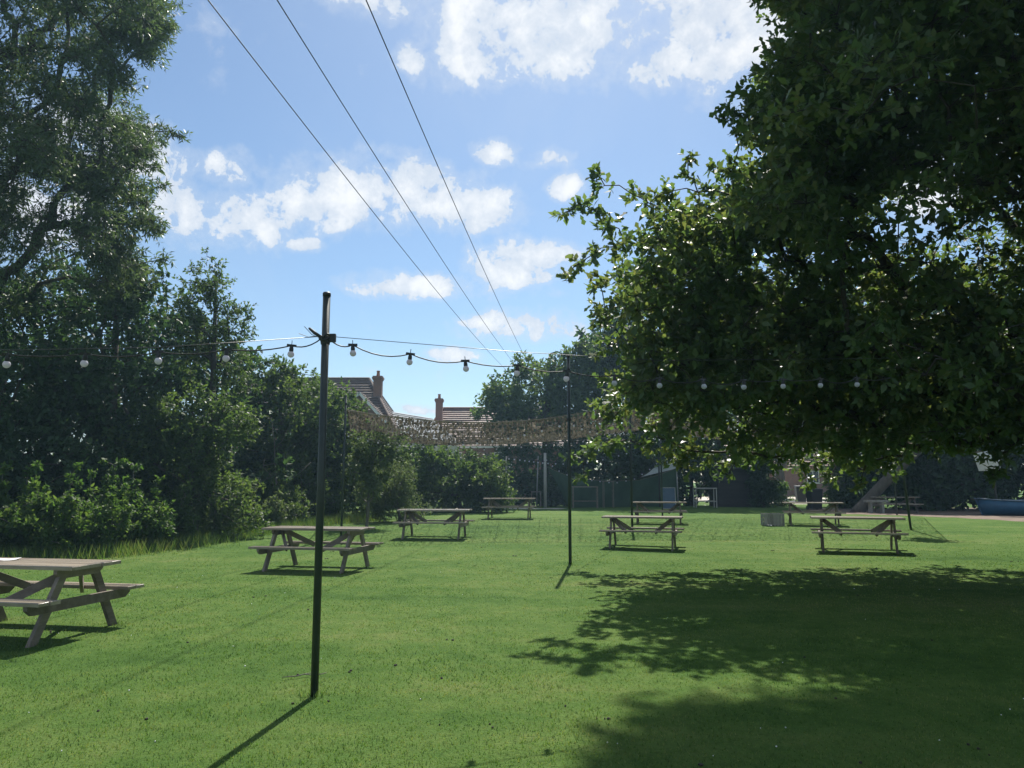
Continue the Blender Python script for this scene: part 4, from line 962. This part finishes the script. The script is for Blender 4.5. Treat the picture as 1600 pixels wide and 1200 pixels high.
# ---- left boundary
ash_poly = [(-700, -700), (240, -700), (262, 20), (255, 70), (200, 130), (225, 180), (265, 215), (225, 250), (235, 330), (262, 390), (225, 420), (245, 470), (150, 500), (-700, 520)]
def ash_ok(p):
    px, py = project(p); return inpoly(px, py, ash_poly)
make_tree('ash_tree', 'tall feathery ash tree with narrow grey green leaves over the left hedge', 'tree', on(-15.0, 19.5),
          [(0, 0, 0), (.1, 0, 3), (.3, 0, 6), (.6, .1, 9), (.9, 0, 13)],
          [(D2(60, 60, 19), (4.6, 3.2, 5.0), 280, .62), (D2(60, 300, 19), (4.0, 2.8, 3.2), 120, .62), (D2(40, -190, 19), (4.0, 3.2, 3.5), 60, .7), (D2(190, 370, 19.5), (1.2, 1.4, 1.4), 26, .5), (D2(205, 90, 19), (1.0, 1.2, 2.0), 24, .5)],
          None, LANCE, .15, 44, 6, 'ash_leaf', r0=.30, reject=ash_ok, shell=.2, rtip=.010, extra=[(D2(278, 212, 19), .28), (D2(255, 205, 19), .35), (D2(262, 40, 19), .4), (D2(255, 405, 19), .3), (D2(240, 360, 19), .35), (D2(250, 290, 19), .25), (D2(245, 262, 19), .22)],
          droop=.25, twig=True)
def shrub(name, label, cat, base, ells, outline, lsize, sprigs, per, lmat, bark='bark', h=None, group=None, stems='trunk', crown='crown', skirt=None, **kw):
    b = Vector(base); ells = list(ells)
    if skirt: ells.append(((b.x + skirt[4] if len(skirt) > 4 else b.x, b.y, b.z + skirt[2] * .42), (skirt[0], skirt[1], skirt[2] * .62), skirt[3], .45))
    kw.setdefault('flat', 1.0); top = max(c[2] for c, r, n, rc in ells) - b.z; cx = np.mean([c[0] for c, r, n, rc in ells]) - b.x; cy = np.mean([c[1] for c, r, n, rc in ells]) - b.y
    tr = [(0, 0, 0), (cx * .2, cy * .2, top * .3), (cx * .5, cy * .5, top * .65), (cx * .8, cy * .8, top)]
    return make_tree(name, label, cat, base, tr, ells, None, outline, lsize * 1.27, int(sprigs * .49), per, lmat, bark, group=group, stem=stems, crown=crown, **kw)
LB = 'trees and shrubs of the left boundary'
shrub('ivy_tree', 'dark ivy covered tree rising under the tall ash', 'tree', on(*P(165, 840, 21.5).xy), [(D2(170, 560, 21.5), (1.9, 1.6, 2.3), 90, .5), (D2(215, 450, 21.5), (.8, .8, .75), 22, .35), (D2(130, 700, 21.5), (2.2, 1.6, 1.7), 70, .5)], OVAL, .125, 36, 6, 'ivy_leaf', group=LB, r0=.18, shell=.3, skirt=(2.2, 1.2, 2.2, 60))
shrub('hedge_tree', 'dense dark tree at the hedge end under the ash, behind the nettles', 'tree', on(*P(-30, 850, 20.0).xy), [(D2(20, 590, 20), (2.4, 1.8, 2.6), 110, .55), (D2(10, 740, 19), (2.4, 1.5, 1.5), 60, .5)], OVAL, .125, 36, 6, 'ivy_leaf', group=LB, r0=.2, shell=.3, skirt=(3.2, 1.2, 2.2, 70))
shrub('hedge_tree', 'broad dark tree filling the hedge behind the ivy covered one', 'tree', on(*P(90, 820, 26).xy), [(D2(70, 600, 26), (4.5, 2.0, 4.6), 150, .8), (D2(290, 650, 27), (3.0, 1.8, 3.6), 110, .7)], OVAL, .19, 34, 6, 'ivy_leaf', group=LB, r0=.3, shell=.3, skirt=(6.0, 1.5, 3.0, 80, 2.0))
shrub('slender_tree', 'slender light leaved tree with open crown rising above the hedge', 'tree', on(*P(325, 815, 24).xy), [(D2(320, 490, 24), (1.15, 1.1, 1.5), 46, .42), (D2(325, 430, 24), (.55, .6, .7), 14, .3), (D2(365, 510, 24), (.6, .7, .9), 16, .3), (D2(280, 540, 24), (1.0, 1.0, 1.3), 30, .4), (D2(365, 580, 24), (.7, .7, .7), 14, .35)], OVAL, .085, 42, 6, 'hedge_leaf', group=LB, r0=.09, shell=.25, twig=True, rtip=.008, skirt=(1.6, 1.0, 2.2, 30))
shrub('hawthorn_bush', 'bright leaved hawthorn bush leaning out of the hedge over the verge', 'bush', on(*P(300, 840, 21.5).xy), [(D2(310, 660, 21.5), (1.6, 1.2, .9), 60, .38), (D2(270, 730, 21.5), (1.5, 1.2, 1.1), 60, .42), (D2(360, 660, 21.5), (.7, .8, .45), 16, .3), (D2(210, 730, 21), (.9, .9, 1.2), 36, .4)], OVAL, .09, 40, 6, 'hedge_leaf', group=LB, r0=.10, shell=.3, skirt=(2.0, 0.9, 1.6, 34))
shrub('hedge_tree', 'rounded green tree in the hedge with bare dead twigs before it', 'tree', on(*P(440, 812, 29).xy), [(D2(450, 650, 29), (2.1, 1.6, 1.8), 90, .5), (D2(405, 580, 29), (.9, .9, .9), 24, .36), (D2(440, 590, 29), (.7, .7, .6), 16, .32), (D2(430, 740, 29), (1.7, 1.4, 1.5), 60, .5)], OVAL, .12, 36, 6, 'hedge_leaf', group=LB, r0=.16, shell=.3, skirt=(2.4, 1.2, 2.4, 50))
shrub('hedge_tree', 'green hedge tree behind the net corner, beneath the dark roof', 'tree', on(*P(520, 808, 31).xy), [(D2(515, 660, 31), (1.5, 1.5, 1.6), 70, .46), (D2(545, 720, 31), (1.4, 1.4, 1.7), 70, .46), (D2(490, 610, 31), (.8, .8, .5), 18, .32), (D2(500, 760, 31), (1.8, 1.3, 1.2), 50, .5)], OVAL, .12, 36, 6, 'hedge_leaf', group=LB, r0=.14, shell=.3, skirt=(2.6, 1.2, 2.4, 60))
shrub('birch_sapling', 'slim sapling with a bare pale stem and small pale leaves', 'tree', on(*P(573, 818, 25.5).xy), [(D2(580, 720, 25.5), (.85, .8, 1.1), 50, .32), (D2(600, 700, 25.8), (.8, .8, .7), 24, .3), (D2(572, 770, 25.5), (.4, .4, .25), 8, .22)], OVAL, .07, 44, 6, 'pale_leaf', 'pale_bark', group=LB, r0=.05, shell=.2)
shrub('silvery_shrub', 'silvery leaved shrub arching to the grass beside the sapling', 'bush', on(*P(625, 800, 28.5).xy), [(D2(615, 750, 28.5), (.9, .9, .9), 46, .34), (D2(600, 780, 28.5), (.9, .7, .5), 20, .3)], LANCE, .09, 50, 7, 'pale_leaf', 'pale_bark', group=LB, r0=.05, shell=.3, droop=.2, skirt=(0.9, 0.7, 0.9, 16))
shrub('clipped_bush', 'broad rounded bush in the hedge line under the net', 'bush', on(*P(720, 795, 37).xy), [(D2(690, 740, 37), (2.6, 1.5, 1.35), 120, .42), (D2(760, 752, 36.5), (1.2, 1.2, 1.15), 60, .38), (D2(650, 725, 36), (1.3, 1.2, 1.1), 46, .4)], OVAL, .13, 32, 6, 'hedge_leaf', group=LB, r0=.10, shell=.45, skirt=(3.0, 1.2, 1.6, 60))
shrub('laurel_hedge', 'long dark hedge row behind the boundary trees, beneath the house with dark roof', 'hedge', on(-13, 33), [((-12.5, 32, 2.0), (4.0, 1.2, 2.2), 90, .6), ((-10.0, 38, 1.9), (2.6, 2.2, 2.2), 70, .6), ((-7.0, 42, 1.7), (3.0, 1.6, 2.0), 70, .6), ((-3.5, 45.5, 1.5), (3.2, 1.2, 1.7), 60, .6)], OVAL, .19, 30, 6, 'ivy_leaf', group=LB, r0=.1, shell=.3, stems='stems', crown='foliage')
# bare dead tree in front of the hedge
o = thing('dead_sapling', 'bare dead sapling with crooked grey twigs in front of the hedge', 'tree', on(*P(433, 822, 26.5).xy), 0, LB); b = o.location
mk = lambda lst: [Vector(P(px, py, 26.5)) - b + Vector((0, random.gauss(0, .08), 0)) for px, py in lst]
MB().tube(mk([(433, 824), (433, 790), (434, 760), (430, 745), (427, 720), (428, 690), (424, 660)]), [.04, .036, .03, .025, .02, .015, .008], 7).build('trunk', 'pale_bark', o, True)
for lst in ([(431, 748), (420, 738), (411, 730), (412, 716)], [(412, 728), (428, 724), (445, 716), (450, 708)], [(434, 752), (455, 748), (470, 738), (486, 722)], [(447, 748), (447, 730), (445, 712)], [(430, 746), (415, 748), (402, 749)], [(428, 700), (440, 690), (446, 680)]):
    MB().tube(mk(lst), [.016 * (1 - .6 * i / len(lst)) for i in range(len(lst))], 5).build('branch', 'pale_bark', o, True)

# ---- verge plants along the foot of the hedge
def verge(name, label, cat, px, pyb, w, d, h, n, lmat, outline, ls, group, sp=34):
    w *= 1.25; h *= 1.12; n = int(n * 1.25); b = G(px, pyb + 2); c = (b.x, b.y + d * .5, b.z + h * .45)
    ext = []
    for _ in range(int(9 * w)):                                      # taller shoots that break the outline
        ax, ay, ah = b.x + rng.uniform(-w, w), b.y + d * rng.uniform(0, 1), h * rng.uniform(.85, 1.45)
        ext += [((ax + rng.normal() * .03, ay, b.z + ah * f), .15 * (1.15 - f * .5)) for f in (.62, .8, 1.0)]
    kw2 = dict(extra=ext)
    return shrub(name, label, cat, on(b.x, b.y + d * .5), [(c, (w, d, h * .5), n, .26)], outline, ls, sp, 6, lmat, 'pale_bark', group=group, stems='stems', crown='foliage', shell=.35, rtip=.006, r0=.03, flat=1.0, **kw2)
VG = 'weeds along the foot of the hedge'
for (px, pyb, w, d, h, n, lab) in ((-70, 878, 1.0, .9, 1.35, 34, 'tall bright nettles at the hedge foot, beyond the table with the paper'), (45, 872, .95, .8, 1.25, 40, 'bright nettle bank with pointed leaves behind the table with the paper'),
                                   (125, 866, .7, .7, .95, 26, 'lower nettle bank in front of the dark hollow of the hedge'), (190, 858, .8, .8, 1.30, 36, 'tall nettle clump climbing up the bright hawthorn')):
    verge('nettle_patch', lab, 'nettles', px, pyb, w, d, h, n, 'nettle_leaf', TOOTH, .072, VG, 56)
for (px, pyb, w, d, h, n, lab) in ((245, 850, .8, .7, 1.0, 30, 'bramble mound at the foot of the bright hawthorn'), (300, 843, .8, .7, .9, 30, 'low pale weeds in front of the hawthorn'), (345, 834, .8, .7, .6, 24, 'low pale weeds where the verge narrows past the hawthorn'),
                                   (390, 828, .8, .7, .9, 28, 'weedy tuft beyond the hawthorn, before the dead sapling'), (430, 822, .9, .7, 1.3, 34, 'leafy bramble round the foot of the dead sapling'), (478, 815, 1.0, .7, 1.2, 34, 'leafy bramble just behind the lone thick pole as seen from the lawn')):
    verge('bramble_patch', lab, 'brambles', px, pyb, w, d, h, n, 'hedge_leaf' if h > .95 else 'pale_leaf', OVAL, .065, VG, 50)
# long grass fringe where the mower stops
n = 34000; t = rng.uniform(0, 1, n); ex = np.array([[G(px, py).x, G(px, py).y] for px, py in ((-160, 885), (0, 876), (120, 868), (250, 852), (340, 838), (420, 826), (500, 816), (560, 812))])
f_ = t * (len(ex) - 1); i_ = np.minimum(f_.astype(int), len(ex) - 2); xy = ex[i_] + (ex[i_ + 1] - ex[i_]) * (f_ - i_)[:, None] + rng.normal(size=(n, 2)) * np.array([.45, .35]) + np.array([.35, -.15])
hgt_ = rng.uniform(.06, .38, n)
spots = [(p.x, p.y, .05, 60) for p in (p1, p2, pA, pC, pD)]
for o in roots:
    Mt = Matrix.Translation(o.location) @ Matrix.Rotation(o.rotation_euler.z, 4, 'Z') @ Matrix.Diagonal((*o.scale, 1))
    spots += [(q.x, q.y, .06, 34) for q in (Mt @ Vector((sx * .74, sy * .58, 0)) for sx in (-1, 1) for sy in (-1, 1))]
ex2 = np.concatenate([np.array([[x, y]]) + rng.normal(size=(k, 2)) * r for x, y, r, k in spots]); xy = np.concatenate([xy, ex2]); hgt_ = np.concatenate([hgt_, rng.uniform(.03, .10, len(ex2))]); n = len(xy)
wid_ = np.where(np.arange(n) < n - len(ex2), .008, .004)[:, None]; a = rng.uniform(0, 6.283, n); p = np.stack([xy[:, 0], xy[:, 1], gz(xy[:, 0], xy[:, 1]) - .01], -1); s = np.stack([np.cos(a), np.sin(a), a * 0], -1) * wid_
tip = p + np.stack([np.cos(a * 3) * hgt_ * .5, np.sin(a * 3) * hgt_ * .5, hgt_], -1)
tag(npmesh('long_grass', np.stack([p - s, p + s, tip], 1).reshape(-1, 3), np.arange(3 * n), np.full(n, 3), 'grass_blade'), 'uncut grass along the hedge foot and round the posts and table legs', None, kind='stuff')

# ---- trees behind the net and at the back
BG = 'trees behind the far end of the lawn'
shrub('rounded_tree', 'rounded leafy tree behind the net, hiding the utility pole', 'tree', on(*P(850, 780, 47).xy), [(D2(850, 625, 47), (3.6, 2.2, 2.6), 130, .7), (D2(785, 640, 47), (1.6, 1.5, 1.6), 40, .55), (D2(910, 590, 46.5), (2.2, 2, 2.2), 60, .6), (D2(905, 552, 46.5), (.7, .7, .9), 14, .4)], OVAL, .20, 36, 6, 'hedge_leaf', group=BG, r0=.28, shell=.35)
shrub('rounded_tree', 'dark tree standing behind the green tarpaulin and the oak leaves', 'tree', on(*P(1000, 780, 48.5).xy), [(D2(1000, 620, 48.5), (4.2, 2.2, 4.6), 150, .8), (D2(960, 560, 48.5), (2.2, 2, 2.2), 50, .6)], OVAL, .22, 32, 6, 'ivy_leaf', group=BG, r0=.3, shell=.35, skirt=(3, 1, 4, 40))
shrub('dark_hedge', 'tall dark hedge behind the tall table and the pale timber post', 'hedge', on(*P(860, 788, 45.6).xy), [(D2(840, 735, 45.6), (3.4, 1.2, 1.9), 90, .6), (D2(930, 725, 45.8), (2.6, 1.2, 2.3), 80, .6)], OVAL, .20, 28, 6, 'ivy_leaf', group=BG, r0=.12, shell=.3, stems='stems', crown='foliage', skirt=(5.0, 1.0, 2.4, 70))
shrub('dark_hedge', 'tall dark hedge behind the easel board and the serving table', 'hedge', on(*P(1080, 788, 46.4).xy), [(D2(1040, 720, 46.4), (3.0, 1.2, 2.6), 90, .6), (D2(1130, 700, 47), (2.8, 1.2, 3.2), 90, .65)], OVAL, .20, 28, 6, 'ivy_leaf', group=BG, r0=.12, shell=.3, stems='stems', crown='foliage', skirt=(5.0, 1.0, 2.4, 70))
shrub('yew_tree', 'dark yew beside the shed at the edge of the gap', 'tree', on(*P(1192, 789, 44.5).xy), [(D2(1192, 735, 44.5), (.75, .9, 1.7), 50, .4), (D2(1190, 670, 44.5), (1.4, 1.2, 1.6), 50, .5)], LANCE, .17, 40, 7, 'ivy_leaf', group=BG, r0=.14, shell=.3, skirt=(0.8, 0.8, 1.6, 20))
shrub('green_shrub', 'small bright shrub at the gap before the gravel drive', 'bush', on(*P(1222, 778, 46).xy), [(D2(1222, 765, 46), (.55, .5, .4), 14, .28)], OVAL, .09, 40, 6, 'nettle_leaf', group=BG, r0=.04, shell=.3, skirt=(0.5, 0.4, 0.5, 6))
shrub('green_shrub', 'shrub on the far side of the gap, behind the wheelie bin', 'bush', on(*P(1318, 785, 42).xy), [(D2(1322, 750, 42), (1.0, .9, 1.4), 50, .42), (D2(1345, 700, 42), (1.8, 1.2, 2.0), 60, .55)], OVAL, .15, 30, 6, 'hedge_leaf', group=BG, r0=.1, shell=.3, skirt=(1.0, 0.7, 1.4, 24))
# leaning trunk
lb = on(*P(1338, 787, 37).xy); t1 = P(1402, 733, 37.3) - lb; t2 = P(1470, 668, 38) - lb
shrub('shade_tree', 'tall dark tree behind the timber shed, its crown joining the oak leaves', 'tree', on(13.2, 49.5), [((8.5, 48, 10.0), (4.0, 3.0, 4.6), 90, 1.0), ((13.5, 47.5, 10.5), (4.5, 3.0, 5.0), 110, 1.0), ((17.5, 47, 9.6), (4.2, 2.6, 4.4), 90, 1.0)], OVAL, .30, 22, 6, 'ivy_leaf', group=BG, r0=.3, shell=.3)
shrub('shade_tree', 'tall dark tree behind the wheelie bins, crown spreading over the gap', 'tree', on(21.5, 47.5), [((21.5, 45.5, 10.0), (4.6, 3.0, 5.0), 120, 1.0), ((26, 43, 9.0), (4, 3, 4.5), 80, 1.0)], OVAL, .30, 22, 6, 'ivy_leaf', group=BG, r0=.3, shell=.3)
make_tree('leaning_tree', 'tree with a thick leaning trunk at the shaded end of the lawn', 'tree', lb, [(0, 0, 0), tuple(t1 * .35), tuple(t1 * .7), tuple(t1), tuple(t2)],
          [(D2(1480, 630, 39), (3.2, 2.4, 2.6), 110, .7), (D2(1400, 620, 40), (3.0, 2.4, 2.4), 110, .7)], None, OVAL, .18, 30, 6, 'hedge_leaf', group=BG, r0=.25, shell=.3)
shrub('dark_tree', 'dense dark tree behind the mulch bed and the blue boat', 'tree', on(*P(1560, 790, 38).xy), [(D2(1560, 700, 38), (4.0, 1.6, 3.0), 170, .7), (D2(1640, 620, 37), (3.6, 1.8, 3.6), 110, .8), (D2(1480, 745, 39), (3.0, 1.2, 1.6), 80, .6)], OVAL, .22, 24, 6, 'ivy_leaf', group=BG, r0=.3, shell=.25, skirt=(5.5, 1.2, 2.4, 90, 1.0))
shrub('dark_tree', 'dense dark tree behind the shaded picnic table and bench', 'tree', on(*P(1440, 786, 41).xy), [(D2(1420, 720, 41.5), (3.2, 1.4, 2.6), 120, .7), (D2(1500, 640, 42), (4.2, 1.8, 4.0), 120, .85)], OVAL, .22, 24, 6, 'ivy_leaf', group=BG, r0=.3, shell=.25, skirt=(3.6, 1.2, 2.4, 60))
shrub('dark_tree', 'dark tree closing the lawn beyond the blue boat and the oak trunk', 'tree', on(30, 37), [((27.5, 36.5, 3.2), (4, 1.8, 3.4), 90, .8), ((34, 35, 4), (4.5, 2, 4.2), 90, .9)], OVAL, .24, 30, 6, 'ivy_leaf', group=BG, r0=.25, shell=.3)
shrub('tall_tree', 'tall tree far behind the oak on the drive side', 'tree', on(23, 66), [((25, 66, 8), (6, 3, 5), 120, 1.1), ((19, 64, 7.5), (4, 2.5, 3.5), 60, 1.0)], OVAL, .30, 26, 6, 'hedge_leaf', group=BG, r0=.35, shell=.3)
shrub('far_hedge', 'far hedge closing the view behind the brick building', 'hedge', on(30, 92), [((22, 92, 3), (12, 2, 3.5), 120, 1.2), ((42, 90, 4), (14, 2, 5), 120, 1.3)], OVAL, .38, 24, 6, 'ivy_leaf', group=BG, r0=.2, shell=.3, stems='stems', crown='foliage')
# ------------------------------------------------------------------ bluish volume added to imitate lens glare and lift dark tones
hz = MB().box((-110, -30, -1.2), (110, 150, 20)); m, t = newmat('veiling'); pv = t.new('ShaderNodeVolumePrincipled')
pv.inputs['Color'].default_value = (.46, .74, 1.0, 1); pv.inputs['Density'].default_value = GLARE_DENSITY; pv.inputs['Anisotropy'].default_value = .35
t.l.new(pv.outputs[0], t.out.inputs['Volume'])
tag(hz.build('veiling', 'veiling'), 'thin bluish haze added to imitate lens glare', None, kind='stuff')
tri_n = sum(len(o.data.loops) - 2 * len(o.data.polygons) for o in COL.objects if o.type == 'MESH')
print('TRIS', tri_n, 'objects', len(COL.objects))
